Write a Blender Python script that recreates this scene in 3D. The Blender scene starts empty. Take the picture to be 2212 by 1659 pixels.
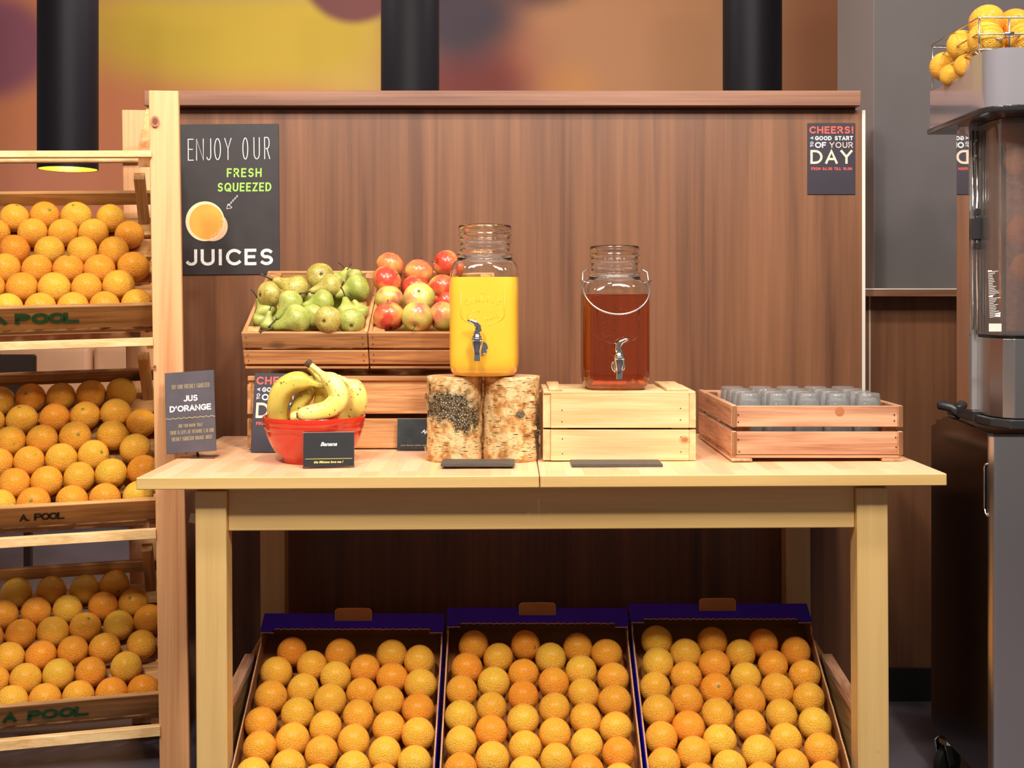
import bpy, bmesh, math, random
from mathutils import Vector, Matrix, Euler
R = math.radians
random.seed(7)
scene = bpy.context.scene
COL = scene.collection
PI = math.pi

# ---------------------------------------------------------------- camera
F = 2600.0; CX = 1100.0; HY = 645.0; HC = 1.25
cd = bpy.data.cameras.new('camera'); cam = bpy.data.objects.new('camera', cd); COL.objects.link(cam)
cam.location = (0, 0, HC); cam.rotation_euler = (R(90), 0, 0)
cd.sensor_width = 36; cd.lens = 36 * F / 2212
cd.shift_x = (1106 - CX) / 2212; cd.shift_y = -(829.5 - HY) / 2212
cd.clip_end = 60
scene.camera = cam

def srgb(r, g, b, a=1.0):
    f = lambda c: (c / 255 / 12.92) if c / 255 <= 0.04045 else ((c / 255 + 0.055) / 1.055) ** 2.4
    return (f(r), f(g), f(b), a)

# ---------------------------------------------------------------- world and lights
w = bpy.data.worlds.new('hall_light'); scene.world = w; w.use_nodes = True
w.node_tree.nodes['Background'].inputs[0].default_value = (1.0, 0.93, 0.86, 1)
w.node_tree.nodes['Background'].inputs[1].default_value = 0.18
def area(name, loc, target, size, power, col=(1, .94, .86), sy=None):
    l = bpy.data.lights.new(name, 'AREA'); l.shape = 'RECTANGLE' if sy else 'DISK'; l.size = size
    if sy: l.size_y = sy
    l.energy = power; l.color = col
    o = bpy.data.objects.new(name, l); COL.objects.link(o); o.location = loc
    o.rotation_euler = (Vector(target) - Vector(loc)).to_track_quat('-Z', 'Y').to_euler(); return o
area('ceiling_spot', (-0.9, 0.45, 3.3), (-0.7, 3.0, 0.7), .22, 46)
area('ceiling_spot', (0.9, 0.45, 3.3), (0.5, 3.0, 0.7), .22, 46)
area('ceiling_spot', (-1.6, 1.9, 3.35), (-1.1, 3.2, 0.9), .25, 20)
area('ceiling_spot', (0.1, 1.9, 3.35), (0.0, 3.1, 0.9), .25, 24)
area('ceiling_spot', (1.7, 1.9, 3.35), (1.2, 3.2, 0.9), .25, 24)
area('overhead_fill', (-0.9, 0.9, 3.5), (-0.6, 3.2, 0.6), 1.1, 62, col=(1, .96, .92), sy=.7)  # added soft fill from above, this one and the next; no such fixture
area('overhead_fill', (0.9, 0.9, 3.5), (0.6, 3.2, 0.6), 1.1, 62, col=(1, .96, .92), sy=.7)
area('ceiling_strip', (-1.4, 5.0, 3.35), (-1.2, 7.6, 1.4), .3, 44, sy=.3)
area('ceiling_strip', (0.9, 5.0, 3.35), (0.6, 7.6, 1.4), .3, 38, sy=.3)
scene.view_settings.view_transform = 'Standard'; scene.view_settings.look = 'None'
scene.view_settings.exposure = 0.0; scene.view_settings.gamma = 1.0
scene.view_settings.use_curve_mapping = False
scene.cycles.caustics_reflective = False; scene.cycles.caustics_refractive = True
scene.cycles.transmission_bounces = 12; scene.cycles.max_bounces = 14; scene.cycles.transparent_max_bounces = 40
scene.cycles.sample_clamp_indirect = 6
scene.cycles.use_denoising = True

# ---------------------------------------------------------------- geometry helpers
def P(px, py, Y): return Vector(((px - CX) / F * Y, Y, HC - (py - HY) / F * Y))
def ray(px, py): return Vector(((px - CX) / F, 1.0, -(py - HY) / F))
def hit(px, py, O, n):
    d = ray(px, py); c = Vector((0, 0, HC)); return c + d * ((O - c).dot(n) / d.dot(n))
def frame(O, u, v, n):
    M = Matrix.Identity(4)
    for i in range(3): M[i][0] = u[i]; M[i][1] = v[i]; M[i][2] = n[i]; M[i][3] = O[i]
    return M
def T(*a): return Matrix.Translation(Vector(a))
def RX(a): return Matrix.Rotation(a, 4, 'X')
def RY(a): return Matrix.Rotation(a, 4, 'Y')
def RZ(a): return Matrix.Rotation(a, 4, 'Z')
I4 = Matrix.Identity(4)

def wmat(o):
    M = o.matrix_basis.copy()
    while o.parent: o = o.parent; M = o.matrix_basis @ M
    return M
def tag(o, label=None, cat=None, group=None, kind=None):
    if label: o['label'] = label
    if cat: o['category'] = cat
    if group: o['group'] = group
    if kind: o['kind'] = kind
    return o
def empty(name, M, label=None, cat=None, group=None):
    o = bpy.data.objects.new(name, None); COL.objects.link(o)
    o.empty_display_size = .02
    o.matrix_basis = M if isinstance(M, Matrix) else T(*M)
    return tag(o, label, cat, group)

class MB:
    def __init__(s): s.bm = bmesh.new()
    def _add(s, t, M):
        t.transform(M); me = bpy.data.meshes.new('t'); t.to_mesh(me); t.free(); s.bm.from_mesh(me); bpy.data.meshes.remove(me)
    def box(s, a, b, M=I4, bev=0.0, seg=1):
        t = bmesh.new(); bmesh.ops.create_cube(t, size=1)
        a = Vector(a); b = Vector(b); c = (a + b) / 2; d = b - a
        for v in t.verts: v.co = Vector((v.co.x * d.x, v.co.y * d.y, v.co.z * d.z)) + c
        if bev > 0: bmesh.ops.bevel(t, geom=t.edges[:], offset=bev, segments=seg, affect='EDGES', profile=.5)
        s._add(t, M); return s
    def verts(s, vs, fs, M=I4):
        t = bmesh.new(); vv = [t.verts.new(v) for v in vs]
        for f in fs:
            try: t.faces.new([vv[i] for i in f])
            except ValueError: pass
        s._add(t, M); return s
    def lathe(s, prof, M=I4, n=32, shape=None):
        vs = []; fs = []
        for (r, z) in prof:
            for k in range(n):
                a = 2 * PI * k / n
                q = shape(a, r, z) if shape else 1.0
                vs.append((r * q * math.cos(a), r * q * math.sin(a), z))
        m = len(prof)
        for i in range(m - 1):
            for k in range(n):
                fs.append((i * n + k, i * n + (k + 1) % n, (i + 1) * n + (k + 1) % n, (i + 1) * n + k))
        t = bmesh.new(); vv = [t.verts.new(v) for v in vs]
        for f in fs: t.faces.new([vv[i] for i in f])
        bmesh.ops.remove_doubles(t, verts=t.verts, dist=1e-6)
        s._add(t, M); return s
    def tube(s, pts, r, n=8, M=I4, closed=False, caps=True, flat=1.0):
        pts = [Vector(p) for p in pts]; m = len(pts); vs = []; fs = []
        rr = r if isinstance(r, (list, tuple)) else [r] * m
        up = None
        for i, p in enumerate(pts):
            a = pts[(i - 1) % m] if closed or i > 0 else p
            b = pts[(i + 1) % m] if closed or i < m - 1 else p
            d = (b - a).normalized()
            if up is None:
                up = Vector((0, 0, 1)) if abs(d.z) < .9 else Vector((0, 1, 0))
            x = d.cross(up).normalized(); up = x.cross(d).normalized()
            for k in range(n):
                q = 2 * PI * k / n
                vs.append(p + (x * math.cos(q) + up * math.sin(q) * flat) * rr[i])
        for i in range(m if closed else m - 1):
            for k in range(n):
                j = (i + 1) % m
                fs.append((i * n + k, i * n + (k + 1) % n, j * n + (k + 1) % n, j * n + k))
        if caps and not closed:
            fs.append(tuple(reversed(range(n)))); fs.append(tuple((m - 1) * n + k for k in range(n)))
        return s.verts(vs, fs, M)
    def prism(s, outline, z0, z1, M=I4, bev=0):
        t = bmesh.new(); n = len(outline)
        lo = [t.verts.new((x, y, z0)) for x, y in outline]; hi = [t.verts.new((x, y, z1)) for x, y in outline]
        t.faces.new(list(reversed(lo))); t.faces.new(hi)
        for k in range(n): t.faces.new((lo[k], lo[(k + 1) % n], hi[(k + 1) % n], hi[k]))
        if bev: bmesh.ops.bevel(t, geom=t.edges[:], offset=bev, segments=2, affect='EDGES', profile=.5)
        s._add(t, M); return s
    def mesh(s, smooth=False, name='m', norm=True):
        if norm: bmesh.ops.recalc_face_normals(s.bm, faces=s.bm.faces[:])
        me = bpy.data.meshes.new(name); s.bm.to_mesh(me); s.bm.free()
        if smooth:
            for p in me.polygons: p.use_smooth = True
        return me
    def build(s, name, mat, parent=None, world=False, smooth=False, ang=None, norm=True, M=None):
        if world and parent is not None: s.bm.transform(wmat(parent).inverted())
        me = s.mesh(smooth or ang is not None, name, norm)
        if ang is not None:
            me.update()
            bmx = bmesh.new(); bmx.from_mesh(me)
            for e in bmx.edges:
                if len(e.link_faces) == 2 and e.calc_face_angle(0) > R(ang): e.smooth = False
            bmx.to_mesh(me); bmx.free()
        me.materials.append(mat)
        o = bpy.data.objects.new(name, me); COL.objects.link(o)
        if parent is not None: o.parent = parent
        if M is not None: o.matrix_basis = M
        return o

def thing(name, mb, mat, origin, label, cat, group=None, **k):
    """a top-level thing that is one mesh, vertices given in world space"""
    M = origin if isinstance(origin, Matrix) else T(*origin)
    mb.bm.transform(M.inverted())
    o = mb.build(name, mat, None, **k); o.matrix_basis = M
    return tag(o, label, cat, group)

def copy_tree(o, parent=None):
    c = o.copy(); COL.objects.link(c); c.parent = parent
    for ch in KIDS.get(o.name, []): copy_tree(ch, c)
    return c
KIDS = {}

# ---------------------------------------------------------------- materials
def newmat(name):
    m = bpy.data.materials.new(name); m.use_nodes = True
    return m, m.node_tree.nodes, m.node_tree.links, m.node_tree.nodes['Principled BSDF']
def setp(b, **k):
    al = {'rough': 'Roughness', 'metal': 'Metallic', 'ior': 'IOR', 'trans': 'Transmission Weight', 'coat': 'Coat Weight',
          'coatr': 'Coat Roughness', 'spec': 'Specular IOR Level', 'sss': 'Subsurface Weight', 'alpha': 'Alpha', 'estr': 'Emission Strength'}
    for a, v in k.items(): b.inputs[al[a]].default_value = v
def pbr(name, col, rough=.5, metal=0, bump=0, bscale=200, var=0, vscale=6, **k):
    m, N, L, b = newmat(name); b.inputs['Base Color'].default_value = col
    setp(b, rough=rough, metal=metal, **k)
    if var:
        tc = N.new('ShaderNodeTexCoord'); n = N.new('ShaderNodeTexNoise'); n.inputs['Scale'].default_value = vscale; n.inputs['Detail'].default_value = 5
        L.new(tc.outputs['Object'], n.inputs['Vector'])
        mx = N.new('ShaderNodeMix'); mx.data_type = 'RGBA'
        mr = N.new('ShaderNodeMapRange'); mr.inputs[1].default_value = .3; mr.inputs[2].default_value = .7
        L.new(n.outputs['Fac'], mr.inputs[0]); L.new(mr.outputs[0], mx.inputs['Factor'])
        mx.inputs['A'].default_value = tuple(c * (1 - var) for c in col[:3]) + (1,)
        mx.inputs['B'].default_value = tuple(min(1, c * (1 + var)) for c in col[:3]) + (1,)
        L.new(mx.outputs['Result'], b.inputs['Base Color'])
    if bump:
        tc = N.new('ShaderNodeTexCoord'); n = N.new('ShaderNodeTexNoise'); n.inputs['Scale'].default_value = bscale; n.inputs['Detail'].default_value = 3
        L.new(tc.outputs['Object'], n.inputs['Vector'])
        bp = N.new('ShaderNodeBump'); bp.inputs['Strength'].default_value = bump; bp.inputs['Distance'].default_value = .001
        L.new(n.outputs['Fac'], bp.inputs['Height']); L.new(bp.outputs[0], b.inputs['Normal'])
    return m
def ramp(N, stops):
    r = N.new('ShaderNodeValToRGB'); e = r.color_ramp.elements
    while len(e) < len(stops): e.new(.5)
    for i, (p, c) in enumerate(stops): e[i].position = p; e[i].color = c
    return r
def wood(name, dark, light, axis=0, s=(9, 90), rough=.55, rnd=.22, contrast=(.36, .62), knots=0, kcol=None, bump=.25, streak=.5, coat=0):
    m, N, L, b = newmat(name); setp(b, rough=rough, coat=coat)
    tc = N.new('ShaderNodeTexCoord'); oi = N.new('ShaderNodeObjectInfo')
    sc = N.new('ShaderNodeVectorMath'); sc.operation = 'SCALE'; sc.inputs[0].default_value = (7.3, 5.1, 9.7); L.new(oi.outputs['Random'], sc.inputs['Scale'])
    ad = N.new('ShaderNodeVectorMath'); ad.operation = 'ADD'; L.new(tc.outputs['Object'], ad.inputs[0]); L.new(sc.outputs[0], ad.inputs[1])
    def noise(lo, hi, det, dist):
        mp = N.new('ShaderNodeMapping'); v = [hi] * 3; v[axis] = lo; mp.inputs['Scale'].default_value = v
        L.new(ad.outputs[0], mp.inputs['Vector'])
        n = N.new('ShaderNodeTexNoise'); n.inputs['Scale'].default_value = 1; n.inputs['Detail'].default_value = det; n.inputs['Distortion'].default_value = dist
        L.new(mp.outputs[0], n.inputs['Vector']); return n
    n1 = noise(s[0] * .25, s[1] * .4, 5, .8); n2 = noise(s[0], s[1] * 3, 3, .2)
    mixf = N.new('ShaderNodeMix'); mixf.data_type = 'FLOAT'; mixf.inputs['Factor'].default_value = streak * .6
    L.new(n1.outputs['Fac'], mixf.inputs['A']); L.new(n2.outputs['Fac'], mixf.inputs['B'])
    rp = ramp(N, [(contrast[0], dark), (contrast[1], light)]); L.new(mixf.outputs['Result'], rp.inputs[0])
    out = rp.outputs[0]
    if knots:
        mp = N.new('ShaderNodeMapping'); v = [knots * 1.6] * 3; v[axis] = knots; mp.inputs['Scale'].default_value = v; L.new(ad.outputs[0], mp.inputs['Vector'])
        vo = N.new('ShaderNodeTexVoronoi'); vo.inputs['Scale'].default_value = 1; L.new(mp.outputs[0], vo.inputs['Vector'])
        mr = N.new('ShaderNodeMapRange'); mr.inputs[1].default_value = .05; mr.inputs[2].default_value = .11; mr.inputs[3].default_value = 1; mr.inputs[4].default_value = 0
        L.new(vo.outputs['Distance'], mr.inputs[0])
        mx = N.new('ShaderNodeMix'); mx.data_type = 'RGBA'; L.new(mr.outputs[0], mx.inputs['Factor']); L.new(out, mx.inputs['A'])
        mx.inputs['B'].default_value = kcol or tuple(c * .35 for c in dark[:3]) + (1,); out = mx.outputs['Result']
    hs = N.new('ShaderNodeHueSaturation'); mr2 = N.new('ShaderNodeMapRange'); mr2.inputs[3].default_value = 1 - rnd; mr2.inputs[4].default_value = 1 + rnd
    L.new(oi.outputs['Random'], mr2.inputs[0]); L.new(mr2.outputs[0], hs.inputs['Value']); L.new(out, hs.inputs['Color'])
    L.new(hs.outputs[0], b.inputs['Base Color'])
    bp = N.new('ShaderNodeBump'); bp.inputs['Strength'].default_value = bump; bp.inputs['Distance'].default_value = .001
    L.new(n2.outputs['Fac'], bp.inputs['Height']); L.new(bp.outputs[0], b.inputs['Normal'])
    return m

M_ = {}
pineD, pineL = srgb(205, 135, 80), srgb(246, 190, 130)
M_['pine_x'] = wood('pine_grain_x', pineD, pineL, 0, knots=3)
M_['pine_y'] = wood('pine_grain_y', pineD, pineL, 1, knots=3)
M_['pine_z'] = wood('pine_grain_z', srgb(198, 128, 76), srgb(232, 174, 120), 2, s=(3, 60), knots=1.8, rnd=.06, contrast=(.25, .6))
M_['lath'] = wood('pale_lath', srgb(214, 166, 104), srgb(242, 206, 150), 0, rnd=.1)
agedD, agedL = srgb(132, 86, 44), srgb(200, 146, 84)
M_['aged_x'] = wood('aged_board_x', agedD, agedL, 0, knots=2.5)
M_['aged_y'] = wood('aged_board_y', agedD, agedL, 1)
M_['aged_z'] = wood('aged_board_z', agedD, agedL, 2)
crD, crL = srgb(152, 96, 54), srgb(222, 164, 106)
M_['crate_x'] = wood('crate_board_x', crD, crL, 0, knots=3)
M_['crate_y'] = wood('crate_board_y', crD, crL, 1)
M_['crate_z'] = wood('crate_board_z', crD, crL, 2)
clD, clL = srgb(216, 168, 112), srgb(238, 202, 150)
M_['clear_x'] = wood('clear_pine_x', clD, clL, 0, knots=2.2, rnd=.06, kcol=srgb(205, 125, 70), bump=.1)
M_['clear_y'] = wood('clear_pine_y', clD, clL, 1, rnd=.06, bump=.1)
M_['clear_z'] = wood('clear_pine_z', srgb(190, 140, 90), srgb(225, 178, 120), 2, rnd=.06)
reD, reL = srgb(160, 106, 76), srgb(216, 164, 126)
M_['red_x'] = wood('reddish_board_x', reD, reL, 0, knots=3.2, rnd=.12)
M_['red_y'] = wood('reddish_board_y', reD, reL, 1, rnd=.15)
M_['red_z'] = wood('reddish_board_z', srgb(110, 72, 44), srgb(150, 104, 66), 2, rnd=.1)
birD, birL = srgb(196, 156, 92), srgb(224, 186, 122)
M_['birch_x'] = wood('table_beech_x', birD, birL, 0, s=(5, 60), rnd=.05, bump=.05, rough=.4, contrast=(.2, .8))
M_['birch_y'] = wood('table_beech_y', birD, birL, 1, s=(5, 60), rnd=.05, bump=.05, rough=.4, contrast=(.2, .8))
M_['birch_z'] = wood('table_beech_z', birD, birL, 2, s=(5, 60), rnd=.08, bump=.05, rough=.4, contrast=(.2, .8), knots=7, kcol=srgb(150, 100, 50))
walD, walL = srgb(82, 50, 31), srgb(148, 98, 66)
M_['walnut_z'] = wood('walnut_laminate_z', walD, walL, 2, s=(1.6, 22), rnd=0, bump=.02, rough=.42, streak=.45, contrast=(.3, .72))
M_['walnut_x'] = wood('walnut_laminate_x', srgb(104, 66, 48), srgb(158, 110, 84), 0, s=(2, 40), rnd=.0, bump=.02, rough=.42)
M_['white_edge'] = pbr('white_edging', srgb(225, 215, 200), .5)
M_['grey_wall'] = pbr('grey_plaster', srgb(88, 81, 80), .85, bump=.6, bscale=160, var=.04)
M_['grey_lit'] = pbr('lit_grey_plaster', srgb(150, 138, 134), .85, bump=.3, bscale=160)  # brighter copy of the grey plaster, light put into the colour
M_['base_black'] = pbr('black_baseboard', srgb(26, 24, 24), .5)
M_['floor'] = pbr('grey_floor_tile', srgb(96, 88, 96), .42, var=.14, vscale=4, bump=.15, bscale=60)
M_['ceiling'] = pbr('ceiling_paint', srgb(225, 220, 212), .9)
M_['chrome'] = pbr('chrome', (.86, .86, .85, 1), .06, 1)
M_['steel'] = pbr('polished_steel', (.62, .60, .58, 1), .12, 1)
M_['mirror'] = pbr('mirror_steel', (.78, .74, .72, 1), .02, 1)
M_['wire'] = pbr('bright_wire', (.8, .79, .78, 1), .22, 1)
M_['screw'] = pbr('screw_metal', srgb(120, 115, 95), .35, .9)
M_['black_plastic'] = pbr('black_plastic', srgb(38, 38, 40), .4)
M_['black_rubber'] = pbr('black_rubber', srgb(18, 18, 18), .6)
M_['bowl'] = pbr('red_glazed_ceramic', srgb(205, 50, 28), .14, var=.05, vscale=30, coat=.5)
M_['slate'] = pbr('slate', srgb(76, 72, 66), .6, bump=.8, bscale=120, var=.12, vscale=40)
M_['board_black'] = pbr('chalkboard_print', srgb(52, 47, 47), .5, var=.16, vscale=14)
M_['board_purple'] = pbr('purple_black_print', srgb(46, 38, 50), .5, var=.2, vscale=10)
M_['board_grey'] = pbr('grey_chalk_print', srgb(82, 74, 80), .5, var=.12, vscale=20)
M_['card_black'] = pbr('black_card', srgb(58, 54, 54), .45, var=.1, vscale=30)
M_['card_dark'] = pbr('dark_photo_card', srgb(70, 76, 80), .45, var=.35, vscale=34)
M_['white_ink'] = pbr('white_print', srgb(238, 234, 228), .6)
M_['green_ink'] = pbr('green_print', srgb(164, 212, 92), .6)
M_['red_ink'] = pbr('red_print', srgb(240, 92, 74), .6)
M_['cream_ink'] = pbr('cream_print', srgb(238, 205, 180), .6, var=.1, vscale=300)
M_['pink_ink'] = pbr('dusty_pink_print', srgb(214, 182, 176), .6)
M_['yellow_ink'] = pbr('pale_yellow_print', srgb(226, 216, 120), .6)
M_['gold_ink'] = pbr('faded_gold_print', srgb(190, 170, 116), .6)
M_['pool_green'] = pbr('stencil_green', srgb(32, 84, 42), .7, var=.3, vscale=90)
M_['pool_black'] = pbr('stencil_black', srgb(34, 26, 18), .7, var=.2, vscale=90)
M_['juice_print'] = pbr('orange_print', srgb(252, 172, 70), .6, var=.06, vscale=12)
M_['froth_print'] = pbr('froth_print', srgb(244, 222, 178), .6)
M_['glassside_print'] = pbr('glass_side_print', srgb(240, 188, 150), .6)
M_['sofa'] = pbr('tan_leather', srgb(190, 142, 108), .5, var=.06)
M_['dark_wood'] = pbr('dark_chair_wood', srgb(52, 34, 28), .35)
M_['card_brown'] = pbr('corrugated_cardboard', srgb(158, 98, 44), .8, var=.12, vscale=18)
M_['card_edge'] = pbr('torn_cardboard_edge', srgb(196, 152, 104), .9, var=.25, vscale=220)
M_['card_blue'] = pbr('blue_printed_cardboard', srgb(52, 30, 205), .3, var=.12, vscale=12)
M_['pear_stem'] = pbr('pear_stem', srgb(70, 52, 32), .7)
M_['calyx'] = pbr('green_calyx', srgb(120, 128, 50), .8)
M_['calyx_dark'] = pbr('dark_calyx', srgb(70, 50, 28), .9)
M_['cut_wood'] = wood('cut_log_face', srgb(190, 135, 95), srgb(235, 190, 150), 2, s=(40, 90), rnd=.03)
M_['paper'] = pbr('paper_tag', srgb(215, 185, 150), .8)
M_['banana_tip'] = pbr('banana_tip', srgb(82, 58, 34), .8, var=.3, vscale=120)

def orange_mat(name, c1, c2):
    m, N, L, b = newmat(name); setp(b, rough=.38, sss=.0, coat=.22, coatr=.3)
    b.inputs['Subsurface Radius'].default_value = (.01, .005, .002); b.inputs['Subsurface Scale'].default_value = 1
    oi = N.new('ShaderNodeObjectInfo'); tc = N.new('ShaderNodeTexCoord')
    n = N.new('ShaderNodeTexNoise'); n.inputs['Scale'].default_value = .9; n.inputs['Detail'].default_value = 2; L.new(tc.outputs['Object'], n.inputs['Vector'])
    a = N.new('ShaderNodeMath'); a.operation = 'MULTIPLY_ADD'; a.inputs[1].default_value = .5; L.new(n.outputs['Fac'], a.inputs[0])
    mm = N.new('ShaderNodeMath'); mm.operation = 'MULTIPLY_ADD'; mm.inputs[1].default_value = .75; mm.inputs[2].default_value = -.1; L.new(oi.outputs['Random'], mm.inputs[0]); L.new(mm.outputs[0], a.inputs[2])
    r = ramp(N, [(0, c1), (1, c2)]); L.new(a.outputs[0], r.inputs[0]); L.new(r.outputs[0], b.inputs['Base Color'])
    v = N.new('ShaderNodeTexNoise'); v.inputs['Scale'].default_value = 19; v.inputs['Detail'].default_value = 1.5; L.new(tc.outputs['Object'], v.inputs['Vector'])
    bp = N.new('ShaderNodeBump'); bp.inputs['Strength'].default_value = .6; bp.inputs['Distance'].default_value = .02
    L.new(v.outputs['Fac'], bp.inputs['Height']); L.new(bp.outputs[0], b.inputs['Normal'])
    return m
M_['orange'] = orange_mat('orange_peel', srgb(255, 146, 26), srgb(255, 200, 62))

def spotted(name, base1, base2, spot, sscale=260, sth=.72, gscale=20, rough=.4, red=None, rs=1.0):
    m, N, L, b = newmat(name); setp(b, rough=rough)
    tc = N.new('ShaderNodeTexCoord'); oi = N.new('ShaderNodeObjectInfo')
    sc = N.new('ShaderNodeVectorMath'); sc.operation = 'SCALE'; sc.inputs[0].default_value = (3, 5, 4); L.new(oi.outputs['Random'], sc.inputs['Scale'])
    ad = N.new('ShaderNodeVectorMath'); ad.operation = 'ADD'; L.new(tc.outputs['Object'], ad.inputs[0]); L.new(sc.outputs[0], ad.inputs[1])
    n = N.new('ShaderNodeTexNoise'); n.inputs['Scale'].default_value = gscale; n.inputs['Detail'].default_value = 4; L.new(ad.outputs[0], n.inputs['Vector'])
    r = ramp(N, [(.35, base1), (.65, base2)]); L.new(n.outputs['Fac'], r.inputs[0]); out = r.outputs[0]
    if red:
        n3 = N.new('ShaderNodeTexNoise'); n3.inputs['Scale'].default_value = .85; n3.inputs['Detail'].default_value = 1.5; n3.inputs['Distortion'].default_value = .4; L.new(ad.outputs[0], n3.inputs['Vector'])
        n4 = N.new('ShaderNodeTexNoise'); n4.inputs['Scale'].default_value = 7; L.new(ad.outputs[0], n4.inputs['Vector'])
        s1 = N.new('ShaderNodeMath'); s1.operation = 'MULTIPLY_ADD'; s1.inputs[1].default_value = .16; L.new(n4.outputs['Fac'], s1.inputs[0]); L.new(n3.outputs['Fac'], s1.inputs[2])
        rr = ramp(N, [(.44 if 'red' in name else .54, (0, 0, 0, 1)), (.66 if 'red' in name else .78, (1, 1, 1, 1))]); L.new(s1.outputs[0], rr.inputs[0])
        mx = N.new('ShaderNodeMix'); mx.data_type = 'RGBA'; L.new(rr.outputs[0], mx.inputs['Factor']); L.new(out, mx.inputs['A']); mx.inputs['B'].default_value = red; out = mx.outputs['Result']
    n2 = N.new('ShaderNodeTexNoise'); n2.inputs['Scale'].default_value = sscale; n2.inputs['Detail'].default_value = 2; L.new(ad.outputs[0], n2.inputs['Vector'])
    r2 = ramp(N, [(sth - .04, (0, 0, 0, 1)), (sth, (1, 1, 1, 1))]); L.new(n2.outputs['Fac'], r2.inputs[0])
    mx2 = N.new('ShaderNodeMix'); mx2.data_type = 'RGBA'; L.new(r2.outputs[0], mx2.inputs['Factor']); L.new(out, mx2.inputs['A']); mx2.inputs['B'].default_value = spot
    L.new(mx2.outputs['Result'], b.inputs['Base Color'])
    return m
M_['pear'] = spotted('pear_skin', srgb(148, 158, 66), srgb(196, 196, 106), srgb(124, 104, 48), 15, .66, gscale=1.1)
M_['pear_russet'] = spotted('russet_pear_skin', srgb(164, 146, 62), srgb(204, 186, 98), srgb(110, 85, 35), 14, .64, gscale=1.2)
M_['apple_red'] = spotted('red_apple_skin', srgb(232, 176, 92), srgb(224, 112, 70), srgb(245, 200, 150), 16, .74, gscale=1.0, rough=.25, red=srgb(202, 70, 50))
M_['apple_green'] = spotted('green_apple_skin', srgb(192, 190, 88), srgb(216, 200, 108), srgb(240, 225, 150), 16, .74, gscale=1.0, rough=.25, red=srgb(214, 112, 86))
M_['banana'] = spotted('banana_skin', srgb(232, 202, 92), srgb(250, 230, 142), srgb(110, 72, 30), 130, .69, gscale=9, rough=.4)
M_['banana_green'] = spotted('greenish_banana_skin', srgb(190, 174, 62), srgb(222, 200, 92), srgb(110, 80, 28), 110, .70, gscale=9, rough=.4)

def glass(name, col=(1, 1, 1, 1), ior=1.45, rough=0.0):
    m, N, L, b = newmat(name); b.inputs['Base Color'].default_value = col; setp(b, rough=rough, ior=ior, trans=1.0); return m
M_['glass'] = glass('clear_glass', (.97, .99, .98, 1))
def thin_glass(name, tint, ior=1.45, rough=.02, haze=0):
    m, N, L, b = newmat(name); N.remove(b); o = N['Material Output']
    tr = N.new('ShaderNodeBsdfTransparent'); tr.inputs[0].default_value = tint
    gl = N.new('ShaderNodeBsdfGlossy'); gl.inputs['Roughness'].default_value = rough
    lw = N.new('ShaderNodeLayerWeight'); lw.inputs['Blend'].default_value = .35
    fr = N.new('ShaderNodeMath'); fr.operation = 'MULTIPLY_ADD'; fr.inputs[1].default_value = .75; fr.inputs[2].default_value = .035; L.new(lw.outputs['Fresnel'], fr.inputs[0]); mx = N.new('ShaderNodeMixShader')
    L.new(fr.outputs[0], mx.inputs[0]); L.new(tr.outputs[0], mx.inputs[1]); L.new(gl.outputs[0], mx.inputs[2]); 
    if haze:  # white scatter added to brighten glass whose reflections are dim
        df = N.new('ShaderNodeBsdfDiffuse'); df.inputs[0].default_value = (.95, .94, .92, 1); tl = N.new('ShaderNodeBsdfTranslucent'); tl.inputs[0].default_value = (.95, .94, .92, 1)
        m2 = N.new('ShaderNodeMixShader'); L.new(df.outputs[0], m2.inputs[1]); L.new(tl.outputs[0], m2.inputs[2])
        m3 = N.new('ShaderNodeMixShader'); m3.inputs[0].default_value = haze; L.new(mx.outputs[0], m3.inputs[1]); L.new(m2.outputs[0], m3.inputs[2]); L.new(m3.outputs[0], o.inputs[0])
    else: L.new(mx.outputs[0], o.inputs[0])
    return m
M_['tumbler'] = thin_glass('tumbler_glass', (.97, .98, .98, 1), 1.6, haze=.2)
M_['acrylic'] = thin_glass('clear_acrylic', (.97, .98, .98, 1), 1.35)
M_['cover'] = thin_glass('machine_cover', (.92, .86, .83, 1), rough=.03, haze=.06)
m, N, L, b = newmat('misted_cover'); b.inputs['Base Color'].default_value = srgb(190, 142, 124); setp(b, rough=.5)
tc = N.new('ShaderNodeTexCoord'); n = N.new('ShaderNodeTexNoise'); n.inputs['Scale'].default_value = 60; n.inputs['Detail'].default_value = 8; n.inputs['Roughness'].default_value = .75
L.new(tc.outputs['Object'], n.inputs['Vector']); r = ramp(N, [(.32, (.3, .3, .3, 1)), (.64, (.78, .78, .78, 1))]); L.new(n.outputs['Fac'], r.inputs[0]); L.new(r.outputs[0], b.inputs['Alpha']); M_['mist'] = m
m, N, L, b = newmat('orange_juice'); b.inputs['Base Color'].default_value = srgb(250, 186, 50); setp(b, rough=.35, sss=.0, coat=1.0, coatr=.02)
b.inputs['Subsurface Radius'].default_value = (.02, .012, .003); b.inputs['Subsurface Scale'].default_value = 1; M_['juice'] = m
m, N, L, b = newmat('iced_tea'); b.inputs['Base Color'].default_value = (1, 1, 1, 1); setp(b, rough=0, ior=1.34, trans=1)
va = N.new('ShaderNodeVolumeAbsorption'); va.inputs['Color'].default_value = (.95, .66, .20, 1); va.inputs['Density'].default_value = 28
L.new(va.outputs[0], N['Material Output'].inputs['Volume']); M_['tea'] = m
m, N, L, b = newmat('lamp_gold'); b.inputs['Base Color'].default_value = srgb(240, 180, 60); setp(b, rough=.35, metal=.6); M_['lamp_gold'] = m
m, N, L, b = newmat('lamp_bulb'); b.inputs['Emission Color'].default_value = (1, .75, .35, 1); setp(b, estr=14); M_['bulb'] = m
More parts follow.
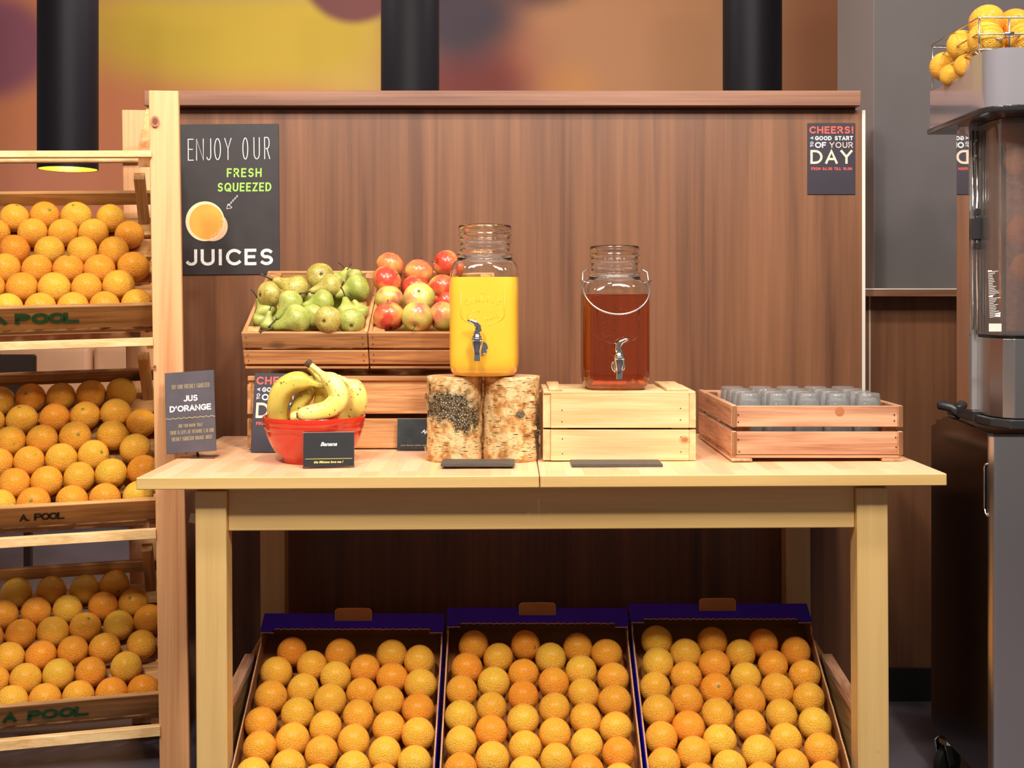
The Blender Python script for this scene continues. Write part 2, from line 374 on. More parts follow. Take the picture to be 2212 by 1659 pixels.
M_['lamp_black'] = pbr('black_lamp_shade', srgb(30, 27, 32), .5, spec=.14)

def tabletop_mat():
    m, N, L, b = newmat('butcher_block'); setp(b, rough=.38)
    tc = N.new('ShaderNodeTexCoord'); mp = N.new('ShaderNodeMapping'); mp.inputs['Rotation'].default_value = (0, 0, R(90)); L.new(tc.outputs['Object'], mp.inputs['Vector'])
    br = N.new('ShaderNodeTexBrick'); br.inputs['Scale'].default_value = 1; br.inputs['Brick Width'].default_value = .22; br.inputs['Row Height'].default_value = .042
    br.inputs['Mortar Size'].default_value = .0004; br.inputs['Color1'].default_value = srgb(246, 198, 154); br.inputs['Color2'].default_value = srgb(230, 168, 124); br.inputs['Mortar'].default_value = srgb(222, 170, 130)
    br.inputs['Bias'].default_value = -.2; br.offset = .37
    L.new(mp.outputs[0], br.inputs['Vector'])
    mp2 = N.new('ShaderNodeMapping'); mp2.inputs['Scale'].default_value = (120, 6, 60); L.new(tc.outputs['Object'], mp2.inputs['Vector'])
    n = N.new('ShaderNodeTexNoise'); n.inputs['Scale'].default_value = 1; n.inputs['Detail'].default_value = 4; L.new(mp2.outputs[0], n.inputs['Vector'])
    mx = N.new('ShaderNodeMix'); mx.data_type = 'RGBA'; mx.blend_type = 'SOFT_LIGHT'; mx.inputs['Factor'].default_value = .35
    L.new(br.outputs['Color'], mx.inputs['A']); L.new(n.outputs['Color'], mx.inputs['B']); L.new(mx.outputs['Result'], b.inputs['Base Color'])
    return m
M_['top'] = tabletop_mat()

def birch_bark(name, patch=None, tint=0.0):
    m, N, L, b = newmat(name); setp(b, rough=.75)
    tc = N.new('ShaderNodeTexCoord')
    n = N.new('ShaderNodeTexNoise'); n.inputs['Scale'].default_value = 26; n.inputs['Detail'].default_value = 8; n.inputs['Roughness'].default_value = .7; L.new(tc.outputs['Object'], n.inputs['Vector'])
    r = ramp(N, [(.30, srgb(112, 68, 32)), (.43, srgb(184, 130, 66)), (.55, srgb(222, 194, 138)), (.74, srgb(214, 160, 104))])
    L.new(n.outputs['Fac'], r.inputs[0]); out = r.outputs[0]
    mp = N.new('ShaderNodeMapping'); mp.inputs['Scale'].default_value = (45, 45, 420); L.new(tc.outputs['Object'], mp.inputs['Vector'])
    d = N.new('ShaderNodeTexNoise'); d.inputs['Scale'].default_value = 1; d.inputs['Detail'].default_value = 1.5; L.new(mp.outputs[0], d.inputs['Vector'])
    rd = ramp(N, [(.62, (0, 0, 0, 1)), (.67, (1, 1, 1, 1))]); L.new(d.outputs['Fac'], rd.inputs[0])
    mx = N.new('ShaderNodeMix'); mx.data_type = 'RGBA'; L.new(rd.outputs[0], mx.inputs['Factor']); L.new(out, mx.inputs['A']); mx.inputs['B'].default_value = srgb(66, 44, 24); out = mx.outputs['Result']
    for (c, sx, sz, dens) in (patch or []):
        mpp = N.new('ShaderNodeMapping'); mpp.vector_type = 'POINT'; mpp.inputs['Scale'].default_value = (1 / sx, 1 / sx, 1 / sz)
        mpp.inputs['Location'].default_value = (-c[0] / sx, -c[1] / sx, -c[2] / sz); L.new(tc.outputs['Object'], mpp.inputs['Vector'])
        ln = N.new('ShaderNodeVectorMath'); ln.operation = 'LENGTH'; L.new(mpp.outputs[0], ln.inputs[0])
        nn = N.new('ShaderNodeTexNoise'); nn.inputs['Scale'].default_value = 50; nn.inputs['Detail'].default_value = 4; L.new(tc.outputs['Object'], nn.inputs['Vector'])
        a1 = N.new('ShaderNodeMath'); a1.operation = 'MULTIPLY_ADD'; a1.inputs[1].default_value = 1.6; L.new(nn.outputs['Fac'], a1.inputs[0]); L.new(ln.outputs['Value'], a1.inputs[2])
        mr = N.new('ShaderNodeMapRange'); mr.inputs[1].default_value = 1.5; mr.inputs[2].default_value = 1.9; mr.inputs[3].default_value = 1; mr.inputs[4].default_value = 0; L.new(a1.outputs[0], mr.inputs[0])
        vo = N.new('ShaderNodeTexVoronoi'); vo.feature = 'DISTANCE_TO_EDGE'; vo.inputs['Scale'].default_value = dens; L.new(tc.outputs['Object'], vo.inputs['Vector'])
        rv = ramp(N, [(.09, srgb(28, 22, 18)), (.24, srgb(158, 134, 90))]); L.new(vo.outputs['Distance'], rv.inputs[0])
        mx = N.new('ShaderNodeMix'); mx.data_type = 'RGBA'; L.new(mr.outputs[0], mx.inputs['Factor']); L.new(out, mx.inputs['A']); L.new(rv.outputs[0], mx.inputs['B']); out = mx.outputs['Result']
    L.new(out, b.inputs['Base Color'])
    bp = N.new('ShaderNodeBump'); bp.inputs['Strength'].default_value = .7; bp.inputs['Distance'].default_value = .002
    L.new(n.outputs['Fac'], bp.inputs['Height']); L.new(bp.outputs[0], b.inputs['Normal'])
    return m

def mural_mat():
    m, N, L, b = newmat('printed_mural'); setp(b, rough=.7)
    tc = N.new('ShaderNodeTexCoord'); out = None
    def blob(px, py, rx, ry, col, soft=.1):
        nonlocal out
        k = 7.8 / F; x = (px - CX) * k; z = HC + (HY - py) * k; sx = rx * k; sz = ry * k
        mp = N.new('ShaderNodeMapping'); mp.inputs['Scale'].default_value = (1 / sx, 0, 1 / sz); mp.inputs['Location'].default_value = (-x / sx, 0, -z / sz)
        L.new(tc.outputs['Object'], mp.inputs['Vector'])
        ln = N.new('ShaderNodeVectorMath'); ln.operation = 'LENGTH'; L.new(mp.outputs[0], ln.inputs[0])
        mr = N.new('ShaderNodeMapRange'); mr.interpolation_type = 'SMOOTHERSTEP'; mr.inputs[1].default_value = soft; mr.inputs[2].default_value = 1; mr.inputs[3].default_value = 1; mr.inputs[4].default_value = 0
        L.new(ln.outputs['Value'], mr.inputs[0])
        mx = N.new('ShaderNodeMix'); mx.data_type = 'RGBA'; L.new(mr.outputs[0], mx.inputs['Factor'])
        if out is None: mx.inputs['A'].default_value = srgb(206, 126, 84)
        else: L.new(out, mx.inputs['A'])
        mx.inputs['B'].default_value = srgb(*col); out = mx.outputs['Result']
    blob(1500, 120, 620, 460, (178, 124, 84), .5)
    blob(1780, 150, 200, 420, (150, 94, 60), .2)
    blob(840, 130, 330, 150, (214, 176, 88), .2)
    blob(520, 60, 520, 190, (206, 172, 56), .35)
    blob(500, -40, 700, 70, (190, 160, 92), .2)
    blob(1220, 190, 130, 90, (190, 128, 70), .0)
    blob(1000, 160, 280, 260, (150, 78, 56), .15)
    blob(1010, 200, 190, 150, (118, 48, 42), .25)
    blob(985, 10, 215, 190, (66, 52, 62), .3)
    blob(1150, -40, 170, 90, (96, 62, 58), .2)
    blob(765, -60, 130, 125, (122, 68, 66), .75)
    blob(-40, 100, 210, 150, (140, 80, 96), .5)
    blob(60, 400, 300, 120, (206, 128, 96), .1)
    L.new(out, b.inputs['Base Color']); return m

# ---------------------------------------------------------------- the setting
def struct(name, mb, mat, **k):
    o = mb.build(name, mat, **k); o['kind'] = 'structure'; return o
struct('floor', MB().box((-5, -2, -.1), (4, 8, 0)), M_['floor'])
struct('ceiling', MB().box((-5, -2, 3.6), (4, 8, 3.7)), M_['ceiling'])
struct('wall_back', MB().box((-5, 7.8, 0), (4, 7.95, 3.6)), mural_mat())
PXL, PXR, PY = -1.066, P(1862, 0, 3.6).x, 3.6
ztop = P(0, 238, PY).z
struct('wall_middle', MB().box((PXL, PY, 0), (PXR, PY + .1, ztop)), M_['walnut_z'])
BY_ = 3.56; bz0, bz1 = P(0, 228, BY_).z, P(0, 195.5, BY_).z
struct('trim_1', MB().box((P(311, 0, BY_).x, BY_, bz0), (P(1860, 0, BY_).x, PY + .12, bz1), bev=.0015), M_['walnut_x'])
struct('shade_strip', MB().box((PXL + .01, PY - .0, ztop), (PXR - .02, PY + .08, bz0 - .0002)), M_['dark_wood'])  # dark strip, the shadow below the beam put into its colour
struct('trim_3', MB().box((PXR, PY - .001, 0), (P(1869, 0, 3.6).x, PY + .1, ztop)), M_['white_edge'])
zl = P(0, 640, 3.75).z
struct('wall_right', MB().box((P(1870, 0, 3.75).x, 3.75, 0), (3.2, 3.8, zl)), M_['walnut_z'])
struct('trim_4', MB().box((P(1877, 0, 3.75).x, 3.748, 0), (P(1880, 0, 3.75).x, 3.7499, zl)), M_['white_edge'])
struct('trim_5', MB().box((P(1868, 0, 3.68).x, 3.68, zl), (3.2, 3.81, P(0, 625.5, 3.68).z)), M_['walnut_x'])
struct('trim_6', MB().box((P(1868, 0, 3.68).x, 3.679, P(0, 625.5, 3.68).z), (3.2, 3.81, P(0, 623, 3.68).z)), M_['white_edge'])
struct('wall_side', MB().box((P(1888, 0, 3.8).x, 3.8, P(0, 623, 3.68).z), (3.2, 4.218, 3.6)), M_['grey_wall'])
struct('lit_end_skin', MB().box((P(1888, 0, 3.8).x - .0006, 3.8, P(0, 623, 3.68).z), (P(1888, 0, 3.8).x, 4.22, 3.6)), M_['grey_lit'])  # thin skin on the wall end, its brighter light painted in
struct('baseboard_right', MB().box((P(1870, 0, 3.74).x + .005, 3.735, 0), (3.2, 3.75, .1)), M_['base_black'])

# ---------------------------------------------------------------- text
def _arc(cx, cy, rx, ry, a0, a1, n=12): return [(cx + rx * math.cos(R(a0 + (a1 - a0) * i / n)), cy + ry * math.sin(R(a0 + (a1 - a0) * i / n))) for i in range(n + 1)]
G = {
 'A': (.62, [[(0, 0), (.31, 1), (.62, 0)], [(.11, .32), (.51, .32)]]),
 'B': (.52, [[(0, 0), (0, 1), (.3, 1)] + _arc(.3, .76, .2, .24, 90, -90) + [(0, .52)], [(.3, .52)] + _arc(.3, .26, .22, .26, 90, -90) + [(0, 0)]]),
 'C': (.62, [_arc(.36, .5, .36, .5, 45, 315, 18)]),
 'D': (.6, [[(0, 0), (0, 1), (.22, 1)] + _arc(.22, .5, .38, .5, 90, -90, 14) + [(0, 0)]]),
 'E': (.46, [[(.46, 1), (0, 1), (0, 0), (.46, 0)], [(0, .52), (.4, .52)]]),
 'F': (.44, [[(.44, 1), (0, 1), (0, 0)], [(0, .5), (.38, .5)]]),
 'G': (.66, [_arc(.36, .5, .36, .5, 45, 330, 18) + [(.67, .46), (.42, .46)]]),
 'H': (.58, [[(0, 0), (0, 1)], [(.58, 0), (.58, 1)], [(0, .5), (.58, .5)]]),
 'I': (.06, [[(.03, 0), (.03, 1)]]),
 'J': (.42, [[(.42, 1), (.42, .25)] + _arc(.2, .24, .22, .24, 0, -150, 10)]),
 'K': (.52, [[(0, 0), (0, 1)], [(.5, 1), (0, .42)], [(.18, .62), (.52, 0)]]),
 'L': (.44, [[(0, 1), (0, 0), (.44, 0)]]),
 'M': (.74, [[(0, 0), (.04, 1), (.37, .3), (.7, 1), (.74, 0)]]),
 'N': (.58, [[(0, 0), (0, 1), (.58, 0), (.58, 1)]]),
 'O': (.74, [_arc(.37, .5, .37, .5, 0, 360, 24)]),
 'P': (.5, [[(0, 0), (0, 1), (.26, 1)] + _arc(.26, .72, .24, .28, 90, -90) + [(0, .44)]]),
 'Q': (.74, [_arc(.37, .5, .37, .5, 0, 360, 24), [(.44, .28), (.72, -.06)]]),
 'R': (.54, [[(0, 0), (0, 1), (.28, 1)] + _arc(.28, .74, .22, .26, 90, -90) + [(0, .48)], [(.26, .48), (.54, 0)]]),
 'S': (.52, [_arc(.27, .745, .24, .255, 35, 250, 12) + _arc(.25, .26, .26, .26, 85, -145, 12)]),
 'T': (.56, [[(0, 1), (.56, 1)], [(.28, 1), (.28, 0)]]),
 'U': (.56, [[(0, 1), (0, .3)] + _arc(.28, .28, .28, .28, 180, 360, 10) + [(.56, 1)]]),
 'V': (.6, [[(0, 1), (.3, 0), (.6, 1)]]),
 'W': (.86, [[(0, 1), (.2, 0), (.43, .8), (.66, 0), (.86, 1)]]),
 'Y': (.6, [[(0, 1), (.3, .5), (.6, 1)], [(.3, .5), (.3, 0)]]),
 'Z': (.52, [[(0, 1), (.52, 1), (0, 0), (.52, 0)]]),
 '!': (.08, [[(.04, 1), (.04, .32)], [(.04, .02), (.04, 0)]]),
 '.': (.06, [[(.03, .02), (.03, 0)]]),
 "'": (.08, [[(.06, 1), (.0, .76)]]),
 '0': (.56, [_arc(.28, .5, .28, .5, 0, 360, 20)]),
 '1': (.2, [[(0, .84), (.18, 1), (.18, 0)]]),
 '3': (.48, [[(.04, 1), (.44, 1), (.2, .6)] + _arc(.22, .3, .26, .3, 80, -140, 12)]),
 '6': (.5, [[(.4, 1), (.06, .48)] + _arc(.25, .3, .25, .3, 140, 500, 20)]),
 ' ': (.28, []),
}
def strokes(mb, pls, wd, M):
    """flat mitred ribbons in the local XY plane; every stroke a hair above the last"""
    t = bmesh.new(); h = wd / 2
    for si, pl in enumerate(pls):
        z = (si % 6) * .00005; p = [Vector((a[0], a[1])) for a in pl]
        if len(p) == 1:
            t.faces.new([t.verts.new((p[0].x + h * math.cos(PI * k / 4), p[0].y + h * math.sin(PI * k / 4), z)) for k in range(8)]); continue
        closed = len(p) > 3 and (p[0] - p[-1]).length < wd * .3
        if closed: p = p[:-1]
        q = [p[0]]
        for a in p[1:]:
            if (a - q[-1]).length > 1e-6: q.append(a)
        p = q; m = len(p)
        if m < 2: continue
        if not closed:
            ext = h if m > 1 else 0
            p[0] = p[0] - (p[1] - p[0]).normalized() * ext * .9; p[-1] = p[-1] + (p[-1] - p[-2]).normalized() * ext * .9
        L_, R_ = [], []
        for i in range(m):
            a = p[(i - 1) % m] if closed or i > 0 else None; b = p[(i + 1) % m] if closed or i < m - 1 else None
            d1 = (p[i] - a).normalized() if a is not None else None; d2 = (b - p[i]).normalized() if b is not None else None
            if d1 is None: d1 = d2
            if d2 is None: d2 = d1
            n1 = Vector((-d1.y, d1.x)); n2 = Vector((-d2.y, d2.x)); n = n1 + n2
            if n.length < .3: n = n1
            n = n.normalized(); k = min(1 / max(.3, n.dot(n1)), 1.9)
            L_.append(t.verts.new((p[i].x + n.x * h * k, p[i].y + n.y * h * k, z))); R_.append(t.verts.new((p[i].x - n.x * h * k, p[i].y - n.y * h * k, z)))
        for i in range(m if closed else m - 1):
            j = (i + 1) % m
            try: t.faces.new((R_[i], R_[j], L_[j], L_[i]))
            except ValueError: pass
    mb._add(t, M)
def textw(s, gap): return sum(G[c][0] + gap for c in s) - gap
def write(mb, s, x0, y0, h, width, wd, M, gap=.2, shear=0.0, path=None):
    """writes s from x0 with base line y0, height h, total width given; wd = stroke width (metres)"""
    tw = textw(s, gap); sx = (width - wd) / (tw * 1.0); hh = h - wd; x = 0; pls = []
    for c in s:
        g = G[c]
        for st in g[1]:
            pls.append([(x0 + wd / 2 + (x + a) * sx + shear * bb * hh, y0 + wd / 2 + bb * hh) for a, bb in st])
        x += g[0] + gap
    strokes(mb, pls, wd, M)
def font_mesh(mb, s, size, M, shear=0.3, offset=0.012, width=None):
    c = bpy.data.curves.new('lettering', 'FONT'); c.body = s; c.size = size; c.shear = shear; c.offset = offset * size; c.resolution_u = 3
    o = bpy.data.objects.new('lettering', c); me = o.to_mesh()
    t = bmesh.new(); t.from_mesh(me); o.to_mesh_clear()
    xs = [v.co.x for v in t.verts]; x0, x1 = min(xs), max(xs); k = (width / (x1 - x0)) if width else 1
    for v in t.verts: v.co.x = (v.co.x - (x0 + x1) / 2) * k
    mb._add(t, M); bpy.data.objects.remove(o); bpy.data.curves.remove(c)

# px-anchored lettering on a plane facing the camera: local frame of a sign
def sign_frame(px0, py0, px1, py1, Y, lean=0.0, yaw=0.0, roll=0.0):
    """origin bottom-left corner, x right, y up; returns M, width, height"""
    a = P(px0, py1, Y); b = P(px1, py1, Y); c = P(px0, py0, Y)
    M = T(*a) @ RZ(yaw) @ RX(R(90) - lean) @ RZ(roll)
    return M, (b - a).length, (c - a).length

# ---------------------------------------------------------------- pendant lamps
def pendant(px, label):
    Y = 5.2; c = P(px, 366, Y); r = 63 / F * Y
    e = empty('pendant_lamp', T(*c), label, 'lamp', 'black cylinder pendant lamps')
    h = 1.35
    sh__ = MB().lathe([(r, 0), (r, h), (.02, h), (.02, h + .001), (r - .004, h - .004), (r - .004, 0.0), (r, 0)], n=48).build('lamp_shade', M_['lamp_black'], e, ang=40)
    MB().lathe([(r - .0045, .002), (r - .0045, h - .006), (.001, h - .006)], n=48).build('gold_lining', M_['lamp_gold'], sh__, smooth=True)
    MB().lathe([(.001, .1), (.025, .105), (.034, .13), (.03, .17), (.015, .2), (.001, .2)], n=16).build('bulb', M_['bulb'], e, smooth=True)
    MB().tube([(0, 0, h), (0, 0, 3.6 - c.z)], .006).build('cord', M_['black_rubber'], e)
    pl = bpy.data.lights.new('bulb_glow', 'POINT'); pl.energy = 6; pl.color = (1, .75, .4); pl.shadow_soft_size = .04
    o = bpy.data.objects.new('bulb_glow', pl); COL.objects.link(o); o.parent = e; o.location = (0, 0, .07)
pendant(147, 'black cylinder pendant lamp with gold lining hanging over the orange rack')
pendant(886, 'black cylinder pendant lamp above the middle of the wood partition')
pendant(1625, 'black cylinder pendant lamp near the grey wall')

# ---------------------------------------------------------------- sofa and chair seen through the rack
e = empty('sofa', T(-2.9, 6.7, 0), 'tan leather bench sofa behind the orange rack', 'sofa')
for i in range(4):
    x0 = -.86 + i * .56 - .33
    MB().box((x0, .25, .42), (x0 + .55, .42, .98), bev=.04, seg=3).build('back_cushion', M_['sofa'], e, smooth=True)
    MB().box((x0, -.2, .42), (x0 + .55, .3, .56), bev=.04, seg=3).build('seat_cushion', M_['sofa'], e, smooth=True)
MB().box((-1.2, .4, .0), (1.1, .5, 1.18), bev=.02, seg=2).build('backrest', M_['sofa'], e)
MB().box((-1.2, -.18, .12), (1.1, .4, .42)).build('base', M_['dark_wood'], e)
for sx in (-1.15, 1.0):
    for sy in (-.15, .3): MB().box((sx, sy, 0), (sx + .06, sy + .06, .12)).build('foot', M_['dark_wood'], e)
e = empty('chair', T(-2.25, 5.4, 0), 'dark wooden chair back beside the tan sofa', 'chair')
MB().box((-.25, -.02, .66), (.13, .01, 1.0), bev=.008).build('backrest', M_['dark_wood'], e)
MB().box((-.24, -.42, .43), (.12, 0, .47), bev=.01).build('seat', M_['dark_wood'], e)
for sx in (-.23, .1):
    for sy in (-.4, -.02): MB().box((sx - .015, sy - .015, 0), (sx + .015, sy + .015, .68 if sy > -.1 else .43)).build('leg', M_['dark_wood'], e)

# ---------------------------------------------------------------- the table
TZ0, SL = .856, .0052
def tz(x): return TZ0 + SL * x
XL, XR, YF, YB = -.824, .976, 2.672, 3.485
TH = .0262; XM = P(1170, 0, YF).x
tt = empty('table', T(0, YF, 0), 'long pale beech table holding the fruit, jars and glasses', 'table')
Mt = RY(-SL) @ I4
def tb(a, b, name, mat, bev=.002, gap=None):
    return MB().box(a, b, Mt, bev=bev).build(name, M_[mat], tt, world=True)
tb((XL, YF + .0062, TZ0 - TH), (XM - .0012, YB, TZ0), 'tabletop', 'top', .001)
tb((XM + .0012, YF + .0062, TZ0 - TH), (XR, YB, TZ0), 'tabletop', 'top', .001)
tb((XL, YF, TZ0 - TH), (XM - .0012, YF + .0061, TZ0 + .0001), 'front_edging', 'birch_x', .0015)
tb((XM + .0012, YF, TZ0 - TH), (XR, YF + .0061, TZ0 + .0001), 'front_edging', 'birch_x', .0015)
legs = [(-.706, 2.72), (.790, 2.72), (-.706, 3.425), (.790, 3.425)]
for i, (x, y) in enumerate(legs):
    tb((x, y, 0.0 if x < 0 else .006), (x + .070, y + .058, TZ0 - TH - .012), 'leg', 'birch_z', .002)
zb = P(0, 1144, 2.738).z
tb((-.636, 2.738, zb), (.790, 2.76, TZ0 - TH - .0005), 'apron', 'birch_x')
tb((-.636, 3.445, zb), (.790, 3.467, TZ0 - TH - .0005), 'apron', 'birch_x')
for x in (-.70, .834):
    tb((x, 2.779, zb), (x + .022, 3.424, TZ0 - TH - .0125), 'side_apron', 'birch_y')
tb((-.735, 2.70 + .03, TZ0 - TH - .0118), (.885, 2.83, TZ0 - TH), 'batten', 'birch_x', .003)
tb((-.735, 3.40, TZ0 - TH - .0118), (.885, 3.48, TZ0 - TH), 'batten', 'birch_x', .003)
# small paper tag taped to the left leg
c = P(418, 1120, 2.76)
thing('paper_tag', MB().box((-.009, 0, -.011), (.009, .0006, .011), T(*c) @ RY(R(14))), M_['paper'], T(*c), 'small paper tag stuck to the side of the front left table leg', 'tag')

# ---------------------------------------------------------------- oranges
def orange_mesh(seed, r=1.0):
    rd = random.Random(seed); t = bmesh.new(); bmesh.ops.create_icosphere(t, subdivisions=4, radius=1)
    ax = [rd.uniform(-.02, .02) for _ in range(6)]
    for v in t.verts:
        p = v.co.copy(); th = math.acos(max(-1, min(1, p.z)))
        f = 1 + ax[0] * p.x * p.x + ax[1] * p.y + ax[2] * p.x * p.y * 2 + ax[3] * p.z
        f -= .035 * math.exp(-(th / .22) ** 2) + .018 * math.exp(-((PI - th) / .14) ** 2)
        f += .012 * math.exp(-((th - .45) / .25) ** 2) + .004 * math.sin(5 * math.atan2(p.y, p.x)) * math.exp(-((th - .3) / .3) ** 2)
        v.co = Vector((p.x * f, p.y * f, p.z * f * (.965 + ax[4])))
    me = bpy.data.meshes.new('orange'); t.to_mesh(me); t.free()
    for p in me.polygons: p.use_smooth = True
    me.materials.append(M_['orange']); return me
OM = [orange_mesh(s) for s in range(7)]
def star_mesh():
    mb = MB(); o = []
    for k in range(10):
        rr = .13 if k % 2 == 0 else .06; o.append((rr * math.cos(2 * PI * k / 10), rr * math.sin(2 * PI * k / 10)))
    mb.prism(o, .925, .955); mb.lathe([(.001, .94), (.05, .94), (.045, .975), (.001, .98)], n=8)
    me = mb.mesh(False, 'calyx'); me.materials.append(M_['calyx']); return me
STAR = star_mesh()
def orange(c, r, label, group, face=None, name='orange', calyx=False):
    """face: direction of the stem end (world)"""
    o = bpy.data.objects.new(name, random.choice(OM)); COL.objects.link(o)
    if face is None: face = Vector((random.uniform(-1, 1), random.uniform(-.2, 1), random.uniform(-1, 1)))
    q = Vector(face).normalized().to_track_quat('Z', 'Y') @ Euler((0, 0, random.uniform(0, 6))).to_quaternion()
    o.matrix_basis = T(*c) @ q.to_matrix().to_4x4() @ Matrix.Scale(r, 4)
    tag(o, label, 'orange', group)
    if calyx:
        s = bpy.data.objects.new('stem_button', STAR); COL.objects.link(s); s.parent = o
    return o
def relax(pts, rad, ratio=.985, it=60, xmax=None, pull=.08):
    src = [p.copy() for p in pts]
    for _ in range(it):
        for i in range(len(pts)):
            for j in range(i):
                d = pts[i] - pts[j]; m = (rad[i] + rad[j]) * ratio; l = d.length
                if l < m and l > 1e-6:
                    k = d * ((m - l) / l / 2); pts[i] += k; pts[j] -= k
        for i in range(len(pts)): pts[i] += (src[i] - pts[i]) * pull * (1 if _ < it - 10 else 0)
    return pts
ORD = ['first', 'second', 'third', 'fourth', 'fifth', 'sixth', 'seventh', 'eighth']
def stemdir(dx, dy, toward=1.0):
    """stem end appears displaced (dx,dy) px-wise on the visible face, unit = radius"""
    z = math.sqrt(max(0, 1 - dx * dx - dy * dy)); return Vector((dx, -z * toward, -dy))

# ---------------------------------------------------------------- generic crate
def crate(name, M, W, L, H, mats, planks, label, cat, floor_z=None, inset=0.0, th=.010, side_out=False, slats=5, post=.026, post_h=None, back=None, feet=0.0,
          frame_h=0.0, group=None, sidep=None, jit=.001, bottom_gap=.3, nails=False):
    """local: x 0..W, y 0..L (front at y=0), z 0..H, planks: list of (z0,z1) for every wall"""
    mx, my, mz = (M_[k] for k in mats)
    e = empty(name, M, label, cat, group)
    j = lambda: random.uniform(-jit, jit)
    x0, x1 = (th, W - th) if side_out else (0, W)
    y0, y1 = (0, L) if side_out else (th, L - th)
    for (a, b) in planks:
        MB().box((x0, j() * .5, a), (x1, th, b + j()), bev=.0015).build('front_plank', mx, e)
    for (a, b) in (back or planks):
        MB().box((x0, L - th, a), (x1, L + j() * .5, b + j()), bev=.0015).build('back_plank', mx, e)
    for (a, b) in (sidep or planks):
        MB().box((0, y0, a), (th, y1, b + j()), bev=.0015).build('side_plank', my, e)
        MB().box((W - th, y0, a), (W, y1, b + j()), bev=.0015).build('side_plank', my, e)
    ph0 = post_h or planks[-1][1] - .002; zb0 = planks[0][0] if floor_z is None else floor_z
    for px in (th, W - th - post):
        for py in (th + .0005, L - th - post - .0005):
            ph = ph0 if py > L / 2 else min(ph0, planks[0][0] + .03 if post_h else ph0)
            if py > L / 2 and px > W / 2: px -= inset
            MB().box((px + .0005, py, zb0), (px + post - .0005, py + post, ph), bev=.001).build('corner_post', mz, e)
    zb = planks[0][0] if floor_z is None else floor_z; n = slats; pitch = L / n
    for i in range(n):
        MB().box((.002, i * pitch + pitch * bottom_gap / 2, zb - th * .8), (W - .002, (i + 1) * pitch - pitch * bottom_gap / 2, zb - .0002), bev=.001).build('bottom_slat', mx, e)
    z2 = zb - th * .8
    if frame_h:
        for y in (0, L - .03):
            MB().box((.001, y, z2 - frame_h), (W - .001, y + .03, z2 - .0002), bev=.001).build('bottom_rail', mx, e)
        z2 -= frame_h
    if feet:
        for x in (0, W - .05):
            MB().box((x, .001, z2 - feet), (x + .05, L - .001, z2 - .0002), bev=.003).build('foot_batten', my, e)
    if nails:
        t = MB()
        for (a, b) in planks:
            for xx in (x0 + .012, x1 - .012):
                for zz in (a + (b - a) * .28, a + (b - a) * .72):
                    t.lathe([(.0001, -.0009), (.0016, -.0008), (.0016, .0)], T(xx, -.0004, zz) @ RX(R(-90)), n=8)
        o = t.build('nail_heads', M_['screw'], e); o['kind'] = 'stuff'
    return e

# ---------------------------------------------------------------- orange rack on the left
YAW, ROLL = .2, .026
RU = Vector((math.cos(YAW) * math.cos(ROLL), math.sin(YAW) * math.cos(ROLL), math.sin(ROLL)))
RB = Vector((-math.sin(YAW), math.cos(YAW), 0)).normalized()       # backwards
RN0 = RU.cross(RB).normalized()                                    # up
ps = Matrix.Rotation(-.0165, 4, Vector((0, -1, 0)))
def tilt_frame(O, deg):
    a = R(deg); v = (RB * math.cos(a) + RN0 * math.sin(a)).normalized(); n = RU.cross(v).normalized(); return frame(O, RU, v, n)
rack = empty('display_rack', T(P(370, 0, 3.07).x, 3.07, 0), 'tall pine display rack with three tilted crates of oranges', 'rack')
# posts: lean slightly, from the floor
def post(pxt, pyt, pxb, Y, wpx, dep, name='post'):
    top = P(pxt, pyt, Y); bot = P(pxb, 1659, Y); d = (top - bot).normalized()
    L = (top.z) / d.z; base = top - d * L
    x = RU.copy(); x = (x - d * x.dot(d)).normalized(); y = d.cross(x).normalized()
    wd = wpx / F * Y / RU.x
    MB().box((0, 0, 0), (wd, dep, L), frame(base, x, y, d), bev=.002).build(name, M_['pine_z'], rack, world=True)
    return base, x, y, d, wd
pf = post(321, 195, 345, 3.052, 61, .045)
pb = post(263, 237, 287, 3.53, 56, .045)
LW = 1.02   # rack width to the left, beyond the frame
for src, hh in ((pf, 0), (pb, 0)):
    base, x, y, d, wd = src
    top = 1.80 if src is pf else 1.72
    MB().box((0, 0, .03), (wd, .045, top), frame(base - RU * LW, x, y, d), bev=.002).build('post', M_['pine_z'], rack, world=True)
# screws in the right front post
sc = MB()
for (px, py) in ((354, 348), (354, 379), (357, 755), (357, 797), (366, 1158), (367, 1189), (376, 1563), (376, 1594)):
    c = P(px, py, 3.056 + (px - 321) / F * 3.05 * .2)
    sc.lathe([(.0001, -.001), (.003, -.001), (.0048, .0018)], T(*c) @ RZ(YAW) @ RX(R(-90)) , n=12)
sc = sc.build('screw_heads', M_['screw'], rack, world=True); sc['kind'] = 'stuff'
def knot(px, py, Y, rx, ry, parent, mat1='knot_ring', mat2='knot_core', yaw=0.0):
    k = Y / F
    for nm, f, z, mt in (('knot', 1.0, .0002, mat1), ('knot', .62, .0005, mat2)):
        n = 24; mb = MB(); mb.verts([(rx * f * k * math.cos(2 * PI * i / n) * (1 + .06 * math.sin(3 * i)), ry * f * k * math.sin(2 * PI * i / n), z) for i in range(n)], [tuple(range(n))], T(*P(px, py, Y)) @ RZ(yaw) @ RX(R(90)))
        mb.build(nm, M_[mt], parent, world=True, norm=False)
M_['knot_pale'] = pbr('pale_knot', srgb(222, 158, 104), .6)
M_['knot_ring'] = pbr('knot_ring', srgb(176, 108, 66), .6, var=.15, vscale=300)
M_['knot_core'] = pbr('knot_core', srgb(112, 62, 42), .6, var=.2, vscale=400)
